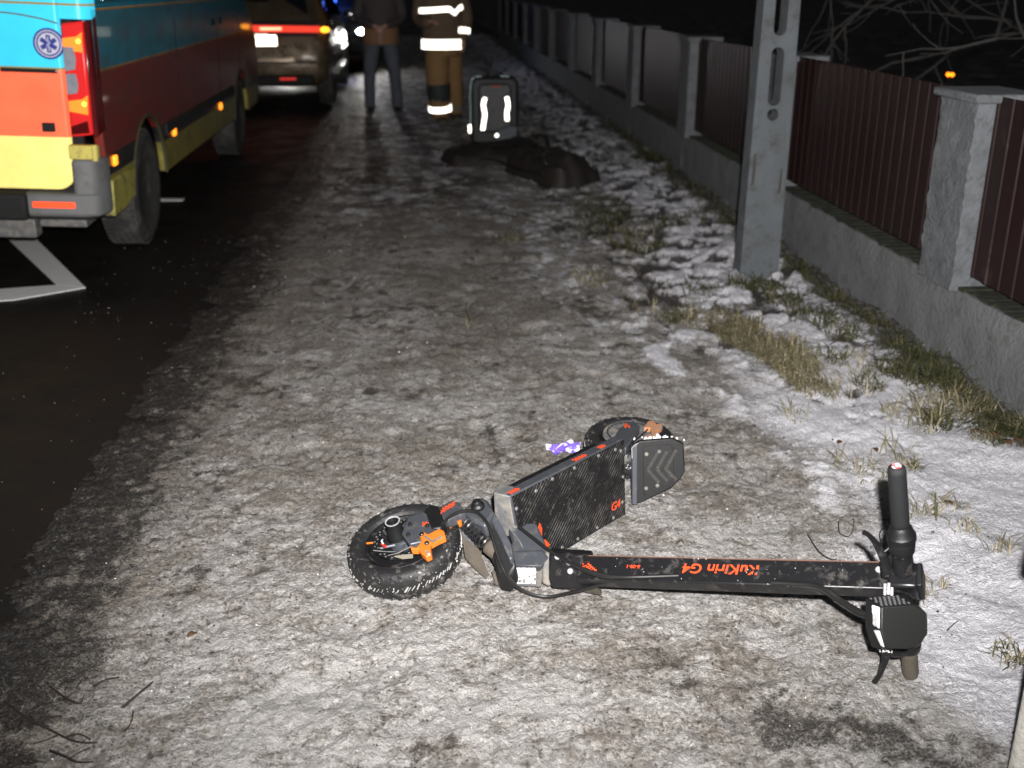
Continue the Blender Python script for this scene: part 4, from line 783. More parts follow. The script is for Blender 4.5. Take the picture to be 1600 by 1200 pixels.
# corner posts, tail lamps, bumper
REDL = glow('tail_red', (1.0,.03,.025), .55, (.35,.008,.01)); REDD = mat('dark_red_lens', (.10,.006,.008), .15, spec=.7); AMB_ = glow('tail_bulb', (1.0,.42,.03), 9.0, (.8,.3,.05)); AMB2 = glow('tail_halo', (1.0,.20,.015), 1.7, (.6,.1,.03)); CLR = mat('clear_lens', (.30,.31,.36), .15, var=.3, vs=30)
for sx, xo in ((1, XR), (-1, XL)):
    def cx(d): return xo - sx*d
    m = MB(); 
    for z0, z1 in ((1.345, 2.45),):
        pts = [(cx(.138), YR+.004)]+[(cx(.06-.06*math.sin(math.pi/2*k/6)), YR+.004+.06*(1-math.cos(math.pi/2*k/6))) for k in range(7)]+[(cx(0), YR+.14),(cx(.138), YR+.14)]
        m.prism([(x, y, z0) for x, y in pts], (0, 0, z1-z0))
    obj('corner_post', m, FILM, amb)
    tl = obj('tail_lamp', MB().prism([(cx(.130), YR-.006, .778), (cx(.028), YR+.0, .790), (cx(.028), YR+.0, 1.338), (cx(.130), YR-.006, 1.322)], (0, .10, 0)), REDL, amb, bevel=.01)
    obj('lamp_wrap', MB().prism([(cx(.026), YR+.004, .772), (cx(.004), YR+.02, .78), (cx(-.004), YR+.13, .80), (cx(.03), YR+.14, .80)], (0, 0, .56)), REDD, tl, bevel=.006)
    for z0, z1 in ((.985, 1.088), (1.098, 1.215)): obj('reversing_lens', MB().prism([(cx(.129), YR-.012, z0), (cx(.080), YR-.012, z0+.01), (cx(.072), YR-.012, (z0+z1)/2), (cx(.080), YR-.012, z1), (cx(.129), YR-.012, z1)], (0, .01, 0)), CLR, tl, bevel=.003)
    for zc in (1.235, .935):
        obj('lit_segment', MB().prism([(cx(.128), YR-.009, zc-.03), (cx(.040), YR-.009, zc-.045), (cx(.034), YR-.009, zc+.05), (cx(.060), YR-.009, zc+.03), (cx(.128), YR-.009, zc+.02)], (0, .008, 0)), AMB2, tl)
        obj('bulb', MB().ball((cx(.052), YR-.012, zc+.008), .010, 10, 8), AMB_, tl)
    obj('reflex_lens', MB().prism([(cx(.128), YR-.010, .79), (cx(.04), YR-.010, .80), (cx(.045), YR-.010, .86), (cx(.128), YR-.010, .83)], (0, .008, 0)), REDD, tl)
    obj('lower_hinge', MB().box((cx(.075), YR-.012, .705), (.072, .02, .036)), mat('hinge_yellow', (.72,.62,.14), .5, dirt=(.3,.26,.1), ds=40, dlo=.5, dhi=.7), amb, bevel=.006)
    obj('hinge_knuckle', MB().tube([(cx(.018), YR-.03, .665), (cx(.018), YR-.03, .745)], .014, 10), mat('hinge_yellow2', (.70,.62,.16), .5), amb)
    # bumper end wrapping the corner
    pts = [(cx(.139), YR-.045), (cx(.10), YR-.045), (cx(.03), YR-.02), (cx(-.005), YR+.05), (cx(-.008), YR+.14), (cx(.05), YR+.15), (cx(.139), YR+.06)]
    obj('bumper_end', MB().prism([(x, y, .395) for x, y in pts], (0, 0, .275)), BUMP, amb, bevel=.02, seg=3)
    pts = [(cx(.40), YR-.062), (cx(.09), YR-.058), (cx(.02), YR-.025), (cx(-.009), YR+.05), (cx(-.011), YR+.13), (cx(.05), YR+.15), (cx(.40), YR+.06)]
    obj('bumper_lower', MB().prism([(x, y, .375) for x, y in pts], (0, 0, .122)), BUMP, amb, bevel=.02, seg=3)
    obj('bumper_reflector', MB().box((cx(.236), YR-.062, .440), (.105, .008, .015)), retro('red_reflector', (.9,.06,.02), .35, .45), amb, bevel=.004)
    obj('bumper_skirt', MB().prism([(cx(.40), YR-.04, .36), (cx(.06), YR-.03, .36), (cx(.02), YR+.10, .36), (cx(.40), YR+.1, .36)], (0, 0, .045)), UND, amb, bevel=.01)
    obj('step_bracket', MB().bb(cx(.34), cx(.10), YR-.0, YR+.16, .312, .352), GRY2, amb, bevel=.008)
obj('rear_step', MB().bb(XL+.362, XR-.362, YR-.10, YR+.04, .36, .50), UND, amb, bevel=.02)
obj('tow_bar', MB().bb(-2.9, -2.02, YR, YR+.1, .25, .35), GRY2, amb, bevel=.01)
obj('number_plate', MB().bb(-2.93, -2.41, YR-.112, YR-.10, .39, .48), retro('plate_white', (.8,.8,.75), .3, .45), amb)
amb.rotation_euler.y = R(2.4); amb.location.z = .028            # leaning with the camber of the verge
# ------------------------------------------------------------------ cars behind
def loft(stations, cx, y0, dr):
    m = MB(); rings = []
    for t, w, zb, zl, zr, wr in stations:
        hs = [(.80*w, zb), (.97*w, zb+.10), (w, (zb+zl)/2), (.985*w, zl-.06), (.95*w, zl), (wr, max(zr-.05, zl+.002)), (.86*wr, zr), (.4*wr, zr+.01)]
        p = hs + [(-x, z) for x, z in hs[::-1]]; rings.append([(cx+x, y0+dr*t, z) for x, z in p])
    n = len(rings[0]); vs = [p for r in rings for p in r]
    fs = [(i*n+k, i*n+(k+1) % n, (i+1)*n+(k+1) % n, (i+1)*n+k) for i in range(len(rings)-1) for k in range(n)] + [tuple(range(n))[::-1], tuple((len(rings)-1)*n+k for k in range(n))]
    if dr > 0: fs = [f[::-1] for f in fs]
    return m.add(vs, fs)
SUVST = [(0,.76,.38,.62,.64,.7),(.04,.86,.31,.90,.93,.82),(.10,.905,.28,1.02,1.07,.82),(.16,.915,.27,1.04,1.12,.80),(.55,.92,.26,1.04,1.56,.68),(.95,.925,.26,1.03,1.65,.66),(1.9,.93,.26,1.01,1.67,.66),(2.7,.925,.26,1.0,1.58,.66),(3.5,.92,.26,.98,1.03,.78),(4.2,.88,.28,.84,.88,.74),(4.45,.80,.34,.70,.72,.66),(4.52,.70,.4,.6,.62,.6)]
BRZ = mat('bronze_car_paint', (.12,.085,.046), .18, metal=.35, var=.1, dirt=(.14,.115,.08), ds=5, dlo=.45, dhi=.7, coat=.4)
DKP = mat('dark_car_paint', (.02,.021,.024), .25, coat=.6)
suv = thing('parked_car', (-2.02, 16.2, 0), 'bronze car with a bright number plate and red lamp bar stopped ahead of the ambulance', 'car')
sb = obj('body', loft(SUVST, -2.02, 13.95, 1), BRZ, suv, smooth=40)
obj('rear_window', MB().prism([(-2.70,14.13,1.10),(-1.34,14.13,1.10),(-1.42,14.47,1.50),(-2.62,14.47,1.50)], (0,-.02,.02)), GLS, suv)
obj('tailgate_panel', MB().prism([(-2.80,13.985,.88),(-1.24,13.985,.88),(-1.22,14.035,1.06),(-2.82,14.035,1.06)], (0,-.012,0)), DKP, suv, bevel=.008)
obj('lamp_bar', MB().prism([(-2.84,13.965,.945),(-1.20,13.965,.925),(-1.19,13.985,.995),(-2.85,13.985,1.025)], (0,-.02,0)), glow('bar_red', (1,.06,.03), 1.1, (.4,.02,.02)), suv, bevel=.006)
obj('lamp_bar_core', MB().bb(-1.92, -1.66, 13.935, 13.95, .955, .985), glow('bar_core', (1,.45,.25), 2.2), suv)
for x in (-2.91, -1.135): obj('turn_signal', MB().ball((x, 13.985, .955), (.055,.03,.033), 12, 8), glow('turn_amber', (1,.36,.02), 4.5), suv)
obj('number_plate', MB().bb(-2.20, -1.725, 13.905, 13.925, .770, .895), retro('lit_plate', (.9,.87,.72), .8, .3), suv, bevel=.004)
obj('plate_lamp', MB().bb(-2.10, -1.83, 13.88, 13.93, .900, .908), glow('plate_lamp', (1,.9,.7), 2), suv)
obj('bumper_lip', MB().bb(-2.80, -1.24, 13.90, 13.97, .56, .585), DKP, suv, bevel=.01)
obj('lower_bumper', MB().bb(-2.74, -1.30, 13.90, 14.10, .29, .42), UND, suv, bevel=.03)
for x in (-2.42, -1.62): obj('fog_reflector', MB().bb(x-.10, x+.10, 13.888, 13.905, .365, .392), glow('fog_red_glow', (1,.05,.03), .5, (.4,.02,.02)), suv, bevel=.003)  # unlit reflectors: their shine is put in as a faint glow
for y in (14.85, 17.55): road_wheel(suv, -1.22, y, .34, .11, 1); road_wheel(suv, -2.82, y, .34, .11, -1)
for s_ in (1, -1):
    xx = -2.02+s_*.935
    for y in (14.95, 16.1): obj('door_handle', MB().box((xx, y, .90), (.012,.10,.016)), CHR, suv, bevel=.005)
    obj('sill_glint_strip', MB().box((xx-.01*s_, 16.2, .36), (.010, 1.0, .028)), CHR, suv, bevel=.006)  # sill and door strips: chrome added along the flank to catch the light
    obj('door_glint_strip', MB().box((xx, 16.1, .60), (.006, 1.1, .022)), CHR, suv, bevel=.006)
    obj('mirror', MB().ball((xx+.10*s_, 16.9, 1.06), (.11,.07,.08), 12, 8), CHR, suv)
    obj('side_window', MB().prism([(xx-.035*s_, 14.75, 1.06), (xx-.035*s_, 16.9, 1.05), (xx-.20*s_, 16.5, 1.48), (xx-.20*s_, 15.1, 1.50)], (.008*s_, 0, .004)), GLS, suv)
far_ = thing('oncoming_car', (-1.66, 21.5, 0), 'dark car in the distance with its headlight shining towards the people', 'car')
obj('body', loft(list(reversed([(4.52-t, *r) for t, *r in SUVST])), -1.66, 19.95, 1), DKP, far_, smooth=40)
for x in (-2.36, -.965):
    hl = obj('headlight', MB().lathe((x, 20.0, .605), (0,-1,0), [(-.05,.135),(.0,.13),(.02,.075),(.022,.01)], 20), glow('headlight_lit', (1,.97,.93), 120), far_)
    l_ = bpy.data.lights.new('headlight_beam', 'SPOT'); l_.energy = 9; l_.spot_size = R(70); l_.spot_blend = .8; l_.shadow_soft_size = .06; l_.color = (1,.95,.88)
    lo = bpy.data.objects.new('headlight_beam', l_); COL.objects.link(lo); lo.parent = far_; lo.location = V(x, 19.93, .605)-OFF[far_]
    lo.rotation_euler = Vector((.10 if x > -2 else 0, -1, -.05)).to_track_quat('-Z', 'Y').to_euler()
obj('grille', MB().bb(-2.15, -1.17, 19.93, 19.99, .48, .66), UND, far_, bevel=.01); obj('number_plate', MB().bb(-1.92, -1.40, 19.90, 19.93, .40, .51), mat('far_plate', (.6,.6,.58), .5), far_)
obj('windscreen', MB().prism([(-2.32,21.05,1.06),(-1.0,21.05,1.06),(-1.06,21.75,1.52),(-2.26,21.75,1.52)], (0,-.02,.03)), GLS, far_)
for y in (20.85, 23.6): road_wheel(far_, -.86, y, .34, .11, 1); road_wheel(far_, -2.46, y, .34, .11, -1)
obj('blue_beacon', MB().lathe((-1.52, 20.95, 1.10), (0,0,1), [(0,.05),(.09,.05),(.12,.03)], 14), glow('beacon_blue', (.04,.12,1), 8), far_)
bl = bpy.data.lights.new('beacon_light', 'POINT'); bl.energy = 14; bl.color = (.08,.2,1); bl.shadow_soft_size = .05; blo = bpy.data.objects.new('beacon_light', bl); COL.objects.link(blo); blo.parent = far_; blo.location = V(-1.52, 20.85, 1.30)-OFF[far_]
# ------------------------------------------------------------------ people
SKIN = mat('skin', (.42,.24,.18), .55, var=.1)
def blend(name, m, mt, parent, vox=.011, it=6):
    o = obj(name, m, mt, parent, smooth=0)
    r_ = o.modifiers.new('remesh', 'REMESH'); r_.mode = 'VOXEL'; r_.voxel_size = vox; r_.use_smooth_shade = True
    s_ = o.modifiers.new('smooth', 'SMOOTH'); s_.iterations = it; s_.factor = .5; return o
def limb(m, pts, r, n=12): m.tube(pts, r, n, smooth=3); m.ball(pts[0], r[0] if not hasattr(r[0], '__len__') else max(r[0]), 10, 7); m.ball(pts[-1], r[-1] if not hasattr(r[-1], '__len__') else min(r[-1]), 10, 7)
def hand(m, w, d, side, up=(0,0,1)):
    """palm, four unequal bent fingers and a thumb off the side of the palm"""
    w, d = V(w), nrm(d); up = nrm(V(up)-d*(V(up) @ d)); s_ = np.cross(d, up)*side
    m.tube([w, w+d*.045, w+d*.085], [(.024,.024),(.032,.026),(.036,.022)], 10); 
    for k, L_ in enumerate((.068,.078,.074,.058)):
        b = w+d*.085+s_*(.027-.018*k); m.tube([b-d*.01, b+d*L_*.45-up*.006, b+d*L_*.8-up*.026, b+d*L_*.9-up*.044], [.0095,.009,.0085,.007], 8, smooth=2)
    t_ = w+d*.030+s_*.030; m.tube([w+d*.02+s_*.012, t_+s_*.016+d*.018, t_+s_*.022+d*.052], [.012,.011,.008], 8, smooth=2)
def head(m, c, f):
    c, f = V(c), nrm(f); s_ = np.cross(f, V(0,0,1))
    m.ball(c+V(0,0,.02), (.078,.095,.115), 16, 12); m.ball(c-V(0,0,.05)+f*.022, (.058,.062,.065), 14, 10)
    m.tube([c+f*.085+V(0,0,.03), c+f*.115-V(0,0,.012), c+f*.098-V(0,0,.022)], [.009,.015,.012], 8)
    for q_ in (-1, 1): m.ball(c+s_*q_*.078, (.014,.022,.034), 8, 6); m.ball(c+f*.072+s_*q_*.034+V(0,0,.026), (.016,.014,.008), 8, 6)
    m.ball(c+f*.082-V(0,0,.060), (.026,.016,.010), 10, 6)
def eyes(parent, c, f):
    s_ = np.cross(nrm(f), V(0,0,1))
    for q_ in (-1, 1): obj('eye', MB().ball(V(c)+nrm(f)*.083+s_*q_*.032+V(0,0,.012), .011, 10, 8), mat('eye', (.5,.5,.5), .2), parent)
# bystander in jeans, hands together in front
P = V(-.43, 13.33, 0); ci = thing('person', tuple(P), 'person in blue jeans and dark jacket standing with hands held together, by the car', 'person', None)
JEAN = mat('blue_jeans', (.072,.080,.098), .85, var=.35, vs=9, bump=.4, bs=30); JACK = mat('dark_jacket', (.050,.040,.042), .8, var=.3, bump=.3, bs=25); HEM = mat('tan_jacket_hem', (.20,.105,.050), .8, var=.3, bump=.3, bs=25); SHOE = mat('dark_shoe', (.022,.02,.02), .55)
f = nrm((.05,-1,0)); m = MB()
hipL, hipR = P+V(-.10,0,.90), P+V(.10,0,.90)
limb(m, [hipL, P+V(-.145,-.03,.50), P+V(-.165,.02,.10)], [.082,.058,.043]); limb(m, [hipR, P+V(.15,-.03,.50), P+V(.165,.03,.10)], [.082,.058,.043])
for sx in (-1, 1): m.tube([P+V(.165*sx,.05,.05), P+V(.175*sx,-.14,.035)], [.04,.034], 10)
m.tube([P+V(0,0,.86), P+V(0,0,1.05), P+V(0,.0,1.30), P+V(0,0,1.45), P+V(0,0,1.50)], [(.155,.10),(.145,.10),(.175,.115),(.15,.09),(.06,.06)], 18); m.tube([P+V(0,0,1.44), P+V(0,-.01,1.58)], .052, 12)
head(m, P+V(0,-.02,1.66), f)
for sx in (-1, 1):
    limb(m, [P+V(.19*sx,0,1.40), P+V(.235*sx,.02,1.14), P+V(.075*sx,-.19,1.03)], [.050,.041,.028]); hand(m, P+V(.075*sx,-.19,1.03), (-.75*sx,-.45,-.25), sx)
bd = blend('body', m, SKIN, ci); eyes(ci, P+V(0,-.02,1.66), f)
m = MB(); m.tube([P+V(0,0,.80), P+V(0,0,.98)], [(.150,.115),(.165,.115)], 18)
for sx in (-1, 1): limb(m, [P+V(.09*sx,0,.88), P+V(.125*sx,-.02,.66), P+V(.147*sx,-.03,.48), P+V(.160*sx,.0,.26), P+V(.168*sx,.02,.09)], [.100,.088,.075,.068,.066])
blend('jeans', m, JEAN, ci, .010, 3)
m = MB(); m.tube([P+V(0,0,.88), P+V(0,0,1.05), P+V(0,0,1.30), P+V(0,0,1.44), P+V(0,0,1.50)], [(.20,.145),(.195,.140),(.215,.145),(.17,.11),(.075,.075)], 20)
for sx in (-1, 1): limb(m, [P+V(.20*sx,0,1.40), P+V(.255*sx,.02,1.13), P+V(.10*sx,-.175,1.035)], [.072,.062,.046])
jk = blend('jacket', m, JACK, ci)
m = MB(); m.lathe(P+V(0,0,.82), (0,0,1), [(0,.185),(.06,.205),(.20,.208),(.24,.19)], 28); hm = obj('jacket_hem', MB().tube([P+V(0,0,.815), P+V(0,0,.86), P+V(0,0,1.0), P+V(0,0,1.03)], [(.195,.142),(.212,.158),(.210,.158),(.19,.14)], 26, smooth=3), HEM, ci)
obj('zip', MB().box(P+V(0,-.163,.93), (.004,.003,.10)), mat('zip', (.05,.05,.05), .4), ci)
for sx in (-1, 1): obj('shoe', MB().tube([P+V(.160*sx,.075,.045), P+V(.165*sx,.0,.062), P+V(.172*sx,-.10,.045), P+V(.176*sx,-.175,.032)], [(.040,.035),(.050,.048),(.048,.036),(.034,.024)], 12, smooth=3), SHOE, ci)
obj('hair', MB().ball(P+V(0,.012,1.70), (.086,.103,.095), 16, 10), mat('dark_hair', (.02,.015,.012), .6), ci)
# firefighter in brown turnout gear
P = V(.27, 12.35, 0); ff = thing('person', tuple(P), 'firefighter in brown turnout gear with glowing reflective bands beside the upright backpack', 'person', None)
GEAR = mat('turnout_cloth', (.215,.125,.048), .85, var=.25, vs=6, bump=.5, bs=18); GEAR2 = mat('turnout_jacket', (.105,.072,.045), .85, var=.3, vs=6, bump=.4, bs=20); PATCH = mat('knee_patch', (.018,.022,.024), .7); BOOT = mat('boot_rubber', (.05,.043,.028), .6, var=.3)
BAND = retro('reflective_band', (.95,.95,.80), .75, .33)
f = nrm((-.5,-.85,0)); m = MB()
LA = [P+V(-.06,0,.90), P+V(-.055,-.06,.50), P+V(-.030,-.02,.10)]; LB = [P+V(.10,.05,.90), P+V(.13,.12,.50), P+V(.14,.24,.10)]
limb(m, LA, [.085,.06,.045]); limb(m, LB, [.085,.06,.045])
m.tube([P+V(-.03,.03,.05), P+V(-.02,-.17,.035)], [.04,.034], 10); m.tube([P+V(.14,.28,.05), P+V(.16,.10,.035)], [.04,.034], 10)
m.tube([P+V(.01,0,.86), P+V(.01,0,1.05), P+V(0,0,1.32), P+V(0,0,1.47), P+V(0,0,1.52)], [(.16,.11),(.15,.11),(.185,.12),(.16,.09),(.06,.06)], 18); m.tube([P+V(0,0,1.46), P+V(-.01,-.02,1.60)], .054, 12); head(m, P+V(-.02,-.03,1.68), f)
AR = [P+V(.20,0,1.42), P+V(.275,.03,1.14), P+V(.235,-.06,.93)]; AL = [P+V(-.20,0,1.42), P+V(-.25,.05,1.14), P+V(-.16,-.16,1.10)]
limb(m, AR, [.052,.043,.03]); limb(m, AL, [.052,.043,.03]); hand(m, AR[-1], (-.2,-.25,-1), 1, (0,-1,.2)); hand(m, AL[-1], (.7,-.6,.1), -1)
blend('body', m, SKIN, ff); eyes(ff, P+V(-.02,-.03,1.68), f)
m = MB(); m.tube([P+V(.01,0,.74), P+V(.01,0,.95)], [(.185,.14),(.19,.14)], 18)
limb(m, [P+V(-.055,0,.86), P+V(-.06,-.05,.64), P+V(-.060,-.055,.46), P+V(-.050,-.045,.28), P+V(-.038,-.02,.135)], [.135,.135,.128,.122,.118]); limb(m, [P+V(.10,.05,.86), P+V(.125,.10,.55), P+V(.135,.17,.30), P+V(.14,.22,.13)], [.12,.105,.098,.095])
tr = blend('trousers', m, GEAR, ff, .011, 3)
m = MB(); m.tube([P+V(-.055,-.053,.445), P+V(-.050,-.05,.36), P+V(-.045,-.035,.275)], [(.134,.134),(.135,.135),(.128,.128)], 22); obj('knee_patch', m, PATCH, ff)
m = MB(); m.tube([P+V(.133,.165,.43), P+V(.137,.19,.28)], [.106,.103], 18); obj('knee_patch', m, PATCH, ff)
obj('leg_band', MB().tube([P+V(-.040,-.026,.205), P+V(-.037,-.02,.145)], [.129,.127], 24), BAND, ff); obj('leg_band', MB().tube([P+V(.139,.205,.205), P+V(.140,.215,.145)], [.101,.10], 20), mat('shaded_leg_band', (.12,.12,.10), .7), ff)  # rear leg's band coloured dull and dark, its shade put into the colour
for o_, y_ in ((V(-.035,0,0), -.02), (V(.14,.24,0), 0)): obj('boot', MB().tube([P+o_+V(0,.07,.045), P+o_+V(0,.02,.10), P+o_+V(.01,-.09,.055), P+o_+V(.018,-.19,.035)], [(.055,.045),(.085,.08),(.062,.045),(.045,.028)], 14, smooth=3), BOOT, ff)
m = MB(); m.tube([P+V(.01,0,.80), P+V(.01,0,1.0), P+V(0,0,1.30), P+V(0,0,1.46), P+V(0,0,1.53)], [(.225,.165),(.225,.165),(.235,.16),(.19,.12),(.085,.085)], 22)
limb(m, AR[:2]+[AR[2]+V(0,0,.03)], [.085,.075,.062]); limb(m, AL[:2]+[AL[2]+V(0,0,.0)], [.085,.075,.062]); blend('jacket', m, GEAR2, ff)
obj('hem_band', MB().tube([P+V(.01,0,.815), P+V(.01,0,.915)], [(.232,.172),(.232,.172)], 30), BAND, ff)
m = MB(); k_ = [P+V(.236*math.cos(a), .168*math.sin(a), 1.235-.045*math.exp(-((a-5.25)/.22)**2)) for a in np.linspace(0, 2*math.pi, 41)]; m.tube(k_, [(.008,.026)]*41, 8); 
m2 = MB(); n_ = 48
for i in range(n_):
    a0, a1 = 2*math.pi*i/n_, 2*math.pi*(i+1)/n_
    def zz(a): return 1.235-.050*math.exp(-((a-5.35)/.18)**2)+.02*math.cos(a-.4)
    for r_ in (0,): m2.add([P+V(.244*math.cos(a0),.170*math.sin(a0),zz(a0)-.026), P+V(.244*math.cos(a1),.170*math.sin(a1),zz(a1)-.026), P+V(.244*math.cos(a1),.170*math.sin(a1),zz(a1)+.026), P+V(.244*math.cos(a0),.170*math.sin(a0),zz(a0)+.026)], [(0,1,2,3)])
obj('chest_band', m2, BAND, ff)
obj('cuff_band', MB().tube([AR[2]+V(.004,.01,.10), AR[2]+V(0,0,.045)], [.072,.070], 18), BAND, ff)
obj('helmet', MB().ball(P+V(-.02,-.02,1.745), (.125,.145,.105), 18, 12), mat('helmet_red', (.35,.03,.02), .3), ff)
# ------------------------------------------------------------------ bags
hx_, hy_ = np.linspace(-1.75, 2.25, 700), np.linspace(1.0, 16, 1500); HG = height(*np.meshgrid(hx_, hy_))
def hz(x, y): return float(HG[int(np.clip((y-1.0)/15*1499, 0, 1499)), int(np.clip((x+1.75)/4*699, 0, 699))])
hz_f = hz
BAGB = mat('bag_black', (.009,.0095,.010), .55, var=.4, vs=12, bump=.6, bs=22); BAGG = mat('bag_grey', (.06,.07,.08), .6, var=.3); BANDB = retro('bag_band', (.95,.93,.80), .75, .33); BANDC = retro('bag_piping', (.40,.50,.52), .25, .4)
bp_ = thing('backpack', (.73, 10.55, 0), 'upright black rescue backpack with two wavy glowing reflective strips', 'backpack')
def rrect(x0, x1, z0, z1, r, y, n=6):
    out = []
    for cx_, cz, a in ((x1-r, z0+r, -90), (x1-r, z1-r, 0), (x0+r, z1-r, 90), (x0+r, z0+r, 180)): out += [(cx_+r*math.cos(R(a+90*k/n)), y, cz+r*math.sin(R(a+90*k/n))) for k in range(n+1)]
    return out
obj('shell', MB().prism(rrect(.495, .955, .0, .655, .07, 10.50), (0, .22, 0)), BAGB, bp_, bevel=.03, seg=3)
obj('front_panel', MB().prism(rrect(.565, .885, .14, .60, .05, 10.455), (0, .06, 0)), mat('bag_panel', (.035,.036,.038), .5, var=.6, vs=14, bump=.8, bs=16), bp_, bevel=.02)
obj('pocket', MB().prism([(.715,10.43,.06),(.93,10.43,.04),(.945,10.43,.20),(.86,10.43,.215),(.73,10.43,.16)], (0,.07,0)), BAGG, bp_, bevel=.015)
def strip(pts, w, mt, name='reflective_strip', par=bp_):
    m = MB()
    pts, _ = spline([V(p) for p in pts], [1]*len(pts), 6)
    m.tube(pts, [(w, w*.35)]*len(pts), 8); return obj(name, m, mt, par)
strip([(.628,10.44,.47),(.610,10.44,.40),(.625,10.44,.32),(.613,10.44,.24),(.602,10.44,.17)], .018, BANDB)
strip([(.835,10.44,.475),(.848,10.44,.40),(.836,10.44,.33),(.840,10.44,.255)], .018, BANDB)
strip([(.530,10.49,.655),(.50,10.49,.625),(.488,10.49,.50),(.490,10.49,.35),(.486,10.49,.22)], .006, BANDC, 'piping'); strip([(.54,10.49,.662),(.60,10.49,.664)], .007, BANDC, 'piping'); strip([(.78,10.49,.664),(.86,10.49,.662)], .007, BANDC, 'piping')
strip([(.480,10.48,.215),(.478,10.48,.14)], .012, BANDB, 'side_strip'); strip([(.800,10.42,.062),(.860,10.42,.078)], .014, BANDB, 'pocket_strip')
obj('buckle', MB().ball((.737,10.425,.118), (.016,.012,.016), 10, 8), BANDB, bp_); obj('carry_handle', MB().tube([(.66,10.58,.645),(.68,10.56,.70),(.78,10.56,.70),(.80,10.58,.645)], .012, 8, smooth=4), BAGB, bp_)
obj('red_tab', MB().bb(.69,.78,10.44,10.455,.565,.585), mat('red_tab', (.25,.03,.02), .6), bp_)
for sx in (.56, .89): obj('shoulder_strap', MB().tube([(sx,10.72,.60),(sx,10.80,.40),(sx,10.76,.10)], [(.035,.012)]*3, 8, smooth=4), BAGB, bp_)
db = thing('dark_bag', (.85, 9.2, 0), 'flattened dark bag lying open on the snow in front of the upright backpack', 'bag')
DBM = mat('wet_dark_cloth', (.016,.0125,.010), .7, var=.5, vs=9, bump=.8, bs=16)
def lump(cx_, cy, rx, ry, h, rot, seed, pw=.55, n=44, rings=12):
    m = MB(); vs = [(cx_, cy, h)]; 
    for i in range(1, rings+1):
        t_ = i/rings
        for k in range(n):
            a = 2*math.pi*k/n; e = abs(math.cos(a))**5+abs(math.sin(a))**5; rr_ = e**(-1/5)*t_*(1+.05*math.sin(3*a+seed)+.03*math.sin(7*a))
            x, y = rx*rr_*math.cos(a), ry*rr_*math.sin(a); x, y = x*math.cos(rot)-y*math.sin(rot), x*math.sin(rot)+y*math.cos(rot)
            z = h*(1-t_**7)**pw; z *= 1+.6*float(fbm(np.array([x+cx_]), np.array([y+cy]), 4, 3, seed)[0])+.55*abs(float(fbm(np.array([(x+cx_)*1.0]), np.array([(y+cy)*.6]), 11, 2, seed+40)[0])); vs.append((cx_+x, cy+y, z-.02*t_**6))
    fs = [(0, 1+k, 1+(k+1) % n) for k in range(n)]+[(1+i*n+k, 1+(i+1)*n+k, 1+(i+1)*n+(k+1) % n, 1+i*n+(k+1) % n) for i in range(rings-1) for k in range(n)]
    return m.add(vs, fs)
obj('open_flap', lump(.70, 9.72, .50, .42, .11, .1, 501), DBM, db, smooth=60)
obj('main_compartment', lump(1.06, 8.72, .24, .48, .17, .45, 505, .4), DBM, db, smooth=60)
obj('folded_edge', lump(1.02, 10.10, .20, .10, .14, -.1, 509), DBM, db, smooth=60)
obj('zip', MB().tube([(.98,8.38,.165),(1.0,8.7,.19),(1.12,9.0,.16)], .006, 6, smooth=5), mat('zip_grey', (.12,.12,.12), .4), db)
obj('grab_handle', MB().tube([(1.16,8.42,.13),(1.22,8.38,.19),(1.26,8.55,.19),(1.24,8.66,.12)], [(.016,.006)]*4, 8, smooth=5), BAGB, db)
obj('bag_strap', MB().tube([(.35,9.5,.06),(.62,9.55,.13),(.9,9.75,.12),(1.1,10.0,.10)], [(.024,.006)]*4, 8, smooth=5), BAGB, db)
obj('bag_strap', MB().tube([(.95,8.30,.10),(.80,8.7,.07),(.62,9.2,.08),(.45,9.45,.03)], [(.022,.006)]*4, 8, smooth=5), BAGB, db)
# ------------------------------------------------------------------ crumpled wrapper
def wrap_mat():
    m, t, b = nodes('foil_wrapper'); n = noise(t, 30, 2, .5, None, 1.0)
    c = mix(t, ramp(t, n, .47, .53), (.20,.12,.62), (.78,.76,.85)); t.links.new(c, b.inputs['Base Color']); b.inputs['Roughness'].default_value = .25; b.inputs['Metallic'].default_value = .2; return m
m = MB(); n = 9; r0 = np.random.default_rng(5)
for i in range(n):
    for j in range(n): m.v.append((.455+(i-4)*(.0085+.0009*j)+r0.normal(0,.0015), 3.262+(j-4)*(.0065+.0006*i)+r0.normal(0,.0015), .018+hz(.455,3.26)+abs(r0.normal(0,.007))+.016*math.exp(-((i-5)/2.2)**2)+.008*math.sin(j*1.7+i*.8)))
m.f = [(i*n+j, (i+1)*n+j, (i+1)*n+j+1, i*n+j+1) for i in range(n-1) for j in range(n-1)]
wr = obj('candy_wrapper', m, wrap_mat(), smooth=0, origin=(.455,3.26,0)); tag(wr, 'crumpled purple and white wrapper on the ice behind the scooter deck', 'wrapper')
so = wr.modifiers.new('solid', 'SOLIDIFY'); so.thickness = .0006
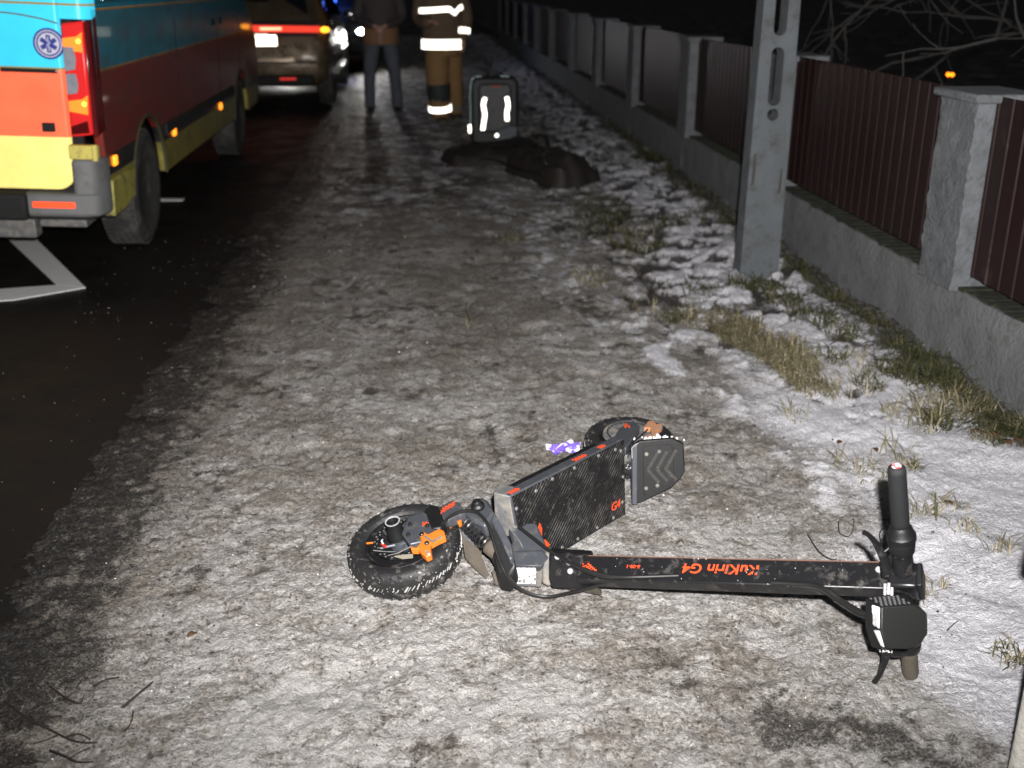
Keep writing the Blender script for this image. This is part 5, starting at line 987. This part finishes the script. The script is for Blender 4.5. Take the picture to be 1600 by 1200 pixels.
# ------------------------------------------------------------------ pale rendered post at the near right edge
e_ = V(1.111, 1.594, 0); pu = nrm((.82,-.57,0)); pv = nrm((.57,.82,0))
pst = thing('rendered_post', tuple(e_), 'pale rough rendered post cut off by the lower right corner', 'post')
REND = mat('white_render', (.62,.60,.54), .9, var=.12, vs=30, bump=1.0, bs=85)
obj('shaft', MB().prism([e_+V(0,0,-.1), e_+pu*.24+V(0,0,-.1), e_+pu*.24+pv*.24+V(0,0,-.1), e_+pv*.24+V(0,0,-.1)], (0,0,.62)), REND, pst, bevel=.012)
obj('cap', MB().prism([e_-pu*.03-pv*.03+V(0,0,.52), e_+pu*.27-pv*.03+V(0,0,.52), e_+pu*.27+pv*.27+V(0,0,.52), e_-pu*.03+pv*.27+V(0,0,.52)], (0,0,.05)), REND, pst, bevel=.01)
# ------------------------------------------------------------------ bare tree behind the fence
BARK = mat('bark', (.060,.058,.055), .9, var=.3, vs=15, bump=.6, bs=40)
tree = thing('bare_tree', (5.6, 8.6, .05), 'leafless tree with thin drooping branches behind the fence', 'tree')
obj('trunk', MB().tube([(5.6,8.6,-.1),(5.55,8.55,.8),(5.6,8.5,1.8),(5.5,8.4,3.0),(5.55,8.3,4.2)], [.16,.13,.11,.08,.03], 14, smooth=4), BARK, tree)
tr_ = random.Random(21)
def twigs(m, p, d, L_, r, depth):
    pts = [V(p)]; d = nrm(d); n = 6
    for k in range(n):
        d = nrm(d+V(tr_.gauss(0,.16), tr_.gauss(0,.16), tr_.gauss(0,.13)-.02)); pts.append(pts[-1]+d*L_/n)
        if depth and k >= 1 and tr_.random() < .72:
            s_ = nrm(d+V(tr_.gauss(0,.75), tr_.gauss(0,.5), tr_.gauss(0,.6))); twigs(m, pts[-1], s_, L_*tr_.uniform(.35,.6), r*.55, depth-1)
    m.tube(pts, [max(r*(1-.75*k/n), .0022) for k in range(n+1)], 6)
for z0, dr, L_ in ((1.55,(-1,-.35,-.06),1.9),(1.75,(-1,-.60,-.10),2.2),(1.35,(-1,-.15,.02),1.7),(1.9,(-1,-.25,-.18),2.0),(1.6,(-.7,-1,-.08),2.4),(2.6,(-.6,-.6,.4),2.2),(3.0,(.8,.2,.5),2.0),(2.6,(.3,.9,.4),2.0),(3.4,(-.3,.2,1),1.6)):
    m = MB(); twigs(m, (5.56,8.5,z0), dr, L_, .024, 3); obj('branch', m, BARK, tree)
# ------------------------------------------------------------------ amber lamps beyond the fence
gl = thing('amber_lamp', (6.95, 14, 0), 'pair of small glowing amber lamps just above the nearest fence pillar', 'lamp')
AML = glow('amber_glow', (1,.22,.008), 5)
for dx in (-.028, .028): obj('bulb', MB().ball((6.985+dx, 14-.02*dx, .365-.2*dx*.3), .024, 12, 8), AML, gl)
obj('lamp_post', MB().tube([(6.985,14.03,-.1),(6.985,14.03,.34)], .02, 8), UND, gl)
# ------------------------------------------------------------------ grass
def grass_mat(name, cols, rough=.8):
    m, t, b = nodes(name); g_ = N(t, 'ShaderNodeNewGeometry'); r_ = N(t, 'ShaderNodeValToRGB'); e = r_.color_ramp.elements
    while len(e) < len(cols): e.new(.5)
    for i, c in enumerate(cols): e[i].position = i/(len(cols)-1); e[i].color = (*c, 1)
    t.links.new(g_.outputs['Random Per Island'], r_.inputs[0]); t.links.new(r_.outputs[0], b.inputs['Base Color']); b.inputs['Roughness'].default_value = rough; b.inputs['Specular IOR Level'].default_value = .2; return m
STRAW = grass_mat('straw_grass', [(.34,.29,.18),(.10,.09,.045),(.46,.41,.28),(.07,.08,.03),(.28,.23,.14)])
GREEN = grass_mat('winter_grass', [(.035,.048,.016),(.065,.072,.030),(.028,.036,.014),(.13,.115,.06),(.055,.048,.022)])
gr = np.random.default_rng(33)
def blades(m, c, rad, n, L_, lean, sp=.5, wd=.0022, flat=.35):
    for _ in range(n):
        a = gr.uniform(0, 2*math.pi); q_ = math.sqrt(gr.uniform())
        x, y = c[0]+rad[0]*q_*math.cos(a), c[1]+rad[1]*q_*math.sin(a)
        if x > 2.12: x = 2.12-gr.uniform(0,.05)
        z = hz_f(x, y)-.006
        d = nrm(V(lean[0]+gr.normal(0,sp), lean[1]+gr.normal(0,sp), 1.0)); l_ = L_*gr.uniform(.45,1.15); w_ = wd*gr.uniform(.7,1.3)
        hd = V(d[0], d[1], 0); sd = nrm(np.cross(d, V(0,0,1))+1e-4)*w_
        p0 = V(x, y, z); p1 = p0+d*l_*.45; p2 = p1+nrm(d+hd*.9-V(0,0,flat))*l_*.32; p3 = p2+nrm(d+hd*1.6-V(0,0,flat*2.2))*l_*.25
        o = len(m.v); m.v += [tuple(q) for q in (p0-sd, p0+sd, p1-sd*.9, p1+sd*.9, p2-sd*.6, p2+sd*.6, p3)]; m.f += [(o,o+1,o+3,o+2),(o+2,o+3,o+5,o+4),(o+4,o+5,o+6)]
m = MB()
for q_, rad, n, L_ in (((1.3962,4.5821,0.0300),(.09,.22),360,.13),((1.4432,4.3877,0.0300),(.09,.18),520,.16),((1.4872,4.1645,0.0300),(.10,.16),640,.18),((1.5015,3.9620,0.0300),(.09,.14),560,.17),((1.4822,3.7785,0.0300),(.05,.08),160,.13),((1.5518,3.7373,0.0300),(.04,.08),90,.13)):
    blades(m, q_, rad, n, L_, (-.45,-.55), .42, .0018, flat=.5)
o = obj('grass_tussock', m, STRAW, smooth=0, origin=(1.4210,4.0875,0.0300)); tag(o, 'dense straw-coloured grass tussock bent over at the edge of the path', 'grass')
m = MB()
for q_, rad, n, L_ in (((1.6519,3.7641,0.0300),(.08,.12),70,.09),((1.5583,3.1585,0.0300),(.05,.06),30,.10),((1.3791,3.0707,0.0300),(.05,.08),50,.09),((1.4332,2.9924,0.0300),(.08,.07),70,.08),((1.3389,3.5232,0.0300),(.06,.08),40,.08),((1.5677,3.0547,0.0300),(.04,.05),40,.07),((1.7462,3.4267,0.0300),(.10,.16),110,.09),((1.8904,3.4764,0.0300),(.12,.12),220,.11),((1.8972,3.1834,0.0300),(.06,.06),40,.08),((1.4494,2.7026,0.0300),(.05,.06),50,.08),((1.5444,2.7359,0.0300),(.06,.05),40,.07),((1.5600,2.4644,0.0300),(.03,.04),26,.10),((1.3503,2.0261,0.0300),(.03,.05),60,.06),((1.5249,2.5778,0.0300),(.05,.05),26,.07),((1.0733,4.9024,0.0200),(.10,.20),60,.07),((0.8856,5.5257,0.0200),(.10,.2),130,.07),((1.3439,6.4175,0.0200),(.2,.3),120,.08),((0.5502,6.4848,0.0200),(.06,.1),40,.06),((1.2564,4.7464,0.0300),(.08,.15),140,.09),((1.7745,3.9389,0.0300),(.1,.15),110,.09),((2.0290,3.5357,0.0400),(.08,.1),100,.10),((2.0512,3.2587,0.0400),(.04,.06),60,.12),((0.2086,4.7650,0.0200),(.03,.05),10,.12),((1.2615,2.2906,0.0200),(.04,.05),40,.05),((1.3065,2.3503,0.0200),(.05,.04),30,.05)):
    blades(m, q_, rad, n, L_, (-.1,-.1), .55, .0017)
tag(obj('dry_grass', m, STRAW, smooth=0), 'sparse dry grass poking through the snow along the verge', 'grass', kind='stuff')
m = MB()
for k in range(120):                                          # green fringe along the foot of the plinth
    y = 3.2+9*(k/120)**1.3+gr.normal(0,.05); blades(m, (2.05+gr.normal(0,.02), y), (.06,.09), int(44/(1+.05*k)), .10, (-.35,-.2), .5, .0024)
for q_, rad, n, L_ in (((1.6938,5.1628,0.0300),(.16,.10),420,.09),((1.7655,4.9208,0.0300),(.10,.12),240,.09),((1.4313,5.1850,0.0300),(.10,.16),160,.08),((1.1959,4.7516,0.0300),(.07,.12),110,.08),((1.5741,6.7273,0.0300),(.16,.20),220,.09),((1.2087,6.8050,0.0200),(.22,.5),520,.09),((1.2718,7.4448,0.0200),(.2,.4),360,.09),((1.2933,6.1637,0.0200),(.16,.2),260,.08),((0.5579,6.5746,0.0200),(.12,.2),120,.07),((1.7960,4.5980,0.0300),(.12,.14),200,.09),((1.8431,4.4001,0.0300),(.10,.1),160,.09),((1.9704,3.7823,0.0400),(.13,.14),420,.11),((1.8755,3.8645,0.0400),(.07,.1),140,.09),((1.7292,3.7665,0.0400),(.06,.08),110,.07),((1.9060,3.1599,0.0400),(.05,.05),60,.06),((1.8226,3.3601,0.0300),(.06,.07),90,.09),((1.6730,4.0259,0.0300),(.05,.08),80,.07),((1.4698,4.5758,0.0300),(.06,.1),100,.08),((1.9460,9.4362,0.0200),(.4,.8),420,.10),((1.9086,10.9075,0.0200),(.4,.9),300,.10),((1.4134,11.7172,0.0200),(.3,1.),160,.10),((1.5778,3.0290,0.0300),(.02,.02),34,.06),((1.9167,6.9002,0.0300),(.2,.3),160,.08),((1.3611,2.0138,0.0200),(.02,.03),40,.05)):
    blades(m, q_, rad, n, L_, (-.15,-.2), .6, .0022)
for k in range(150):                                          # matted, flattened blades
    y = 3.2+8*(k/150)**1.3+gr.normal(0,.05); blades(m, (2.02+gr.normal(0,.05), y), (.09,.10), int(30/(1+.03*k)), .13, (-1.6+gr.normal(0,.6),-.9+gr.normal(0,.8)), .8, .0020, flat=.8)
tag(obj('green_grass', m, GREEN, smooth=0), 'dark winter grass at the foot of the fence and around the pole', 'grass', kind='stuff')
# ------------------------------------------------------------------ twigs, leaves, crumbs
TW = mat('twig_bark', (.022,.014,.013), .8, var=.4, vs=30)
def twig(pts, r, label, side=()):
    m = MB(); P0 = [V(p) for p in pts]; r *= 1.3
    m.tube(P0, [r*(1-.5*k/(len(P0)-1)) for k in range(len(P0))], 6, smooth=4)
    for s_ in side: m.tube([V(p) for p in s_], [r*.6]+[r*.35]*(len(s_)-1), 5, smooth=3)
    o = obj('twig', m, TW, origin=tuple(P0[0])); return tag(o, label, 'twig', 'twigs on the ice')
twig([(-0.6869,1.9934,0.0140), (-0.6585,2.0146,0.0300), (-0.6336,2.0531,0.0340)], .0026, 'short straight dark twig alone on the pale ice at lower left')
twig([(-0.9547,2.0436,0.0100), (-0.8871,1.9751,0.0160), (-0.8224,1.9300,0.0140), (-0.7582,1.8902,0.0120), (-0.7135,1.8872,0.0080)], .0022, 'long curved reddish twig forked several times in the lower left corner', [[(-0.8537,1.9536,0.0140), (-0.8259,1.9623,0.0220), (-0.8058,1.9597,0.0260)], [(-0.7989,1.9135,0.0140), (-0.8187,1.9038,0.0100), (-0.8460,1.8945,0.0080)], [(-0.7849,1.9021,0.0140), (-0.7560,1.9045,0.0200), (-0.7278,1.8936,0.0120)]])
twig([(-0.8715,2.0868,0.0120), (-0.8239,2.0351,0.0200), (-0.7859,2.0151,0.0140), (-0.7760,2.0268,0.0300)], .0018, 'small bent twig above the forked reddish twig', [[(-0.8180,2.0328,0.0180), (-0.7998,2.0425,0.0300), (-0.7979,2.0843,0.0300)]])
twig([(-0.9058,2.0924,0.0100), (-0.8934,2.1157,0.0200), (-0.8918,2.1530,0.0140)], .0016, 'thin pale-tipped twig at the dark edge of the road')
twig([(-0.7759,2.0814,0.0100), (-0.7484,2.0890,0.0200), (-0.7244,2.1075,0.0120)], .0016, 'thin arched twig lying between two darker twigs')
twig([(-0.8038,1.8685,0.0100), (-0.7658,1.8401,0.0180), (-0.7343,1.8253,0.0120), (-0.7049,1.8275,0.0080)], .0018, 'forked twig nearest the bottom edge', [[(-0.7519,1.8347,0.0150), (-0.7363,1.8449,0.0200), (-0.7216,1.8634,0.0150)]])
twig([(-0.6631,1.9173,0.0100), (-0.6534,1.9374,0.0200), (-0.6610,1.9776,0.0160)], .0014, 'tiny upright twig below the short straight one')
twig([(1.0785,2.6296,0.0120), (1.0706,2.5165,0.0200), (1.0951,2.4826,0.0140), (1.1147,2.4949,0.0100)], .0015, 'thin dark stem curled on the ice just above the scooter stem')
twig([(1.1972,2.7014,0.0100), (1.1683,2.6188,0.0200), (1.1886,2.6016,0.0160), (1.2172,2.6416,0.0200), (1.2431,2.7029,0.0220)], .0013, 'hooked thin stem beside the raised brake lever')
twig([(0.2100,4.7972,0.0100), (0.1906,4.8229,0.0500), (0.2013,4.8466,0.0900)], .0020, 'dead weed stalk standing alone in the middle of the path', [[(0.2180,4.7762,0.0100), (0.2600,4.7650,0.0500), (0.2877,4.8216,0.0700)], [(0.2035,4.7858,0.0200), (0.1398,4.7546,0.0500), (0.1237,4.8057,0.0600)]])
twig([(1.7350,4.2289,0.0300), (1.7845,4.2525,0.0500), (1.8263,4.2775,0.0700)], .0028, 'dark broken stalk leaning on the snowy verge near the plinth')
twig([(1.2530,2.1280,0.0120), (1.2766,2.1448,0.0180), (1.2978,2.1632,0.0140)], .0014, 'tiny dark twig right of the display pod')
LEAF = mat('dead_leaf', (.10,.052,.022), .75, var=.5, vs=60)
def leaf(p, s, rot, label):
    p = V(p); m = MB(); n = 7; r1 = random.Random(int(p[0]*1000))
    for i in range(n):
        t_ = i/(n-1); w_ = s*.45*math.sin(math.pi*(.06+.88*t_))
        for j in (-1, 0, 1):
            x, y = (t_-.5)*s*1.3, j*w_; m.v.append((p[0]+x*math.cos(rot)-y*math.sin(rot), p[1]+x*math.sin(rot)+y*math.cos(rot), hz(p[0], p[1])+.006+.16*s*abs(j)+r1.uniform(0,.12)*s+.18*s*math.sin(t_*3.1)))
    m.f = [(i*3+j, (i+1)*3+j, (i+1)*3+j+1, i*3+j+1) for i in range(n-1) for j in range(2)]
    o = obj('leaf', m, LEAF, origin=tuple(p)); o.modifiers.new('solid', 'SOLIDIFY').thickness = .0008; return tag(o, label, 'leaf', 'dead leaves on the snow')
leaf((1.9192,3.1794,0.0500), .045, .4, 'curled brown leaf on snow below the plinth, largest of the cluster'); leaf((1.9293,3.1138,0.0500), .035, 1.9, 'brown leaf at the right end of the leaf cluster'); leaf((1.8943,3.2372,0.0500), .032, 2.6, 'small brown leaf at the left end of the leaf cluster'); leaf((1.9834,3.1306,0.0500), .034, .9, 'brown leaf cut by the right edge of the picture')
leaf((1.1046,5.4803,0.0200), .035, .2, 'single tan leaf lying on the white part of the path'); leaf((1.3062,4.5603,0.0300), .035, 1.2, 'dark red-brown leaf at the tip of the straw tussock'); leaf((1.4083,3.2458,0.0400), .022, .7, 'tiny brown leaf on a stalk left of the raised grip'); leaf((1.5070,3.1776,0.0400), .022, 1.6, 'tiny dark leaf just above the raised grip'); leaf((1.5533,2.7493,0.0400), .022, 2.2, 'small brown leaf right of the raised grip'); leaf((-0.5928,2.2738,0.0100), .020, .5, 'tiny dark leaf on the ice left of the front tyre')
def crumbs(name, n, xr, yr, sr, mt, label, cat, seed, pw=2.2):
    r1 = np.random.default_rng(seed); y = yr[0]+(yr[1]-yr[0])*r1.uniform(size=n)**pw; x = r1.uniform(*xr, n); s_ = r1.uniform(*sr, n)*(.6+.25*y)
    z = np.maximum(height(x, y), -.018)+s_*.25; b = np.stack([x, y, z], -1)
    D_ = np.array(((1,0,0),(-1,0,0),(0,1,0),(0,-1,0),(0,0,1),(0,0,-1)), float)
    vs = b[:,None]+D_[None]*s_[:,None,None]*r1.uniform(.5,1.2,(n,6,1))+r1.normal(0,.2,(n,6,3))*s_[:,None,None]
    F_ = np.array(((0,2,4),(2,1,4),(1,3,4),(3,0,4),(2,0,5),(1,2,5),(3,1,5),(0,3,5)))
    m = MB(); m.v = [tuple(p) for p in vs.reshape(-1,3)]; m.f = [tuple(f_) for f_ in (F_[None]+6*np.arange(n)[:,None,None]).reshape(-1,3).tolist()]
    return tag(obj(name, m, mt, smooth=0), label, cat, kind='stuff')
crumbs('ice_crumbs', 420, (-.9,1.5), (1.5,8), (.0010,.0026), mat('ice_crumb', (.72,.72,.74), .4), 'loose ice crumbs scattered over the trodden path', 'ice', 61)
crumbs('road_grit', 420, (-1.9,-.7), (1.6,7), (.0008,.0022), mat('grit', (.20,.19,.18), .7, var=.5, vs=90), 'loose grit and slush crumbs along the asphalt edge', 'grit', 62)
crumbs('dark_debris', 900, (-.9,1.6), (1.5,6), (.0012,.0040), mat('debris', (.035,.028,.022), .8, var=.4), 'dark plant crumbs and soil bits on the ice', 'debris', 63)
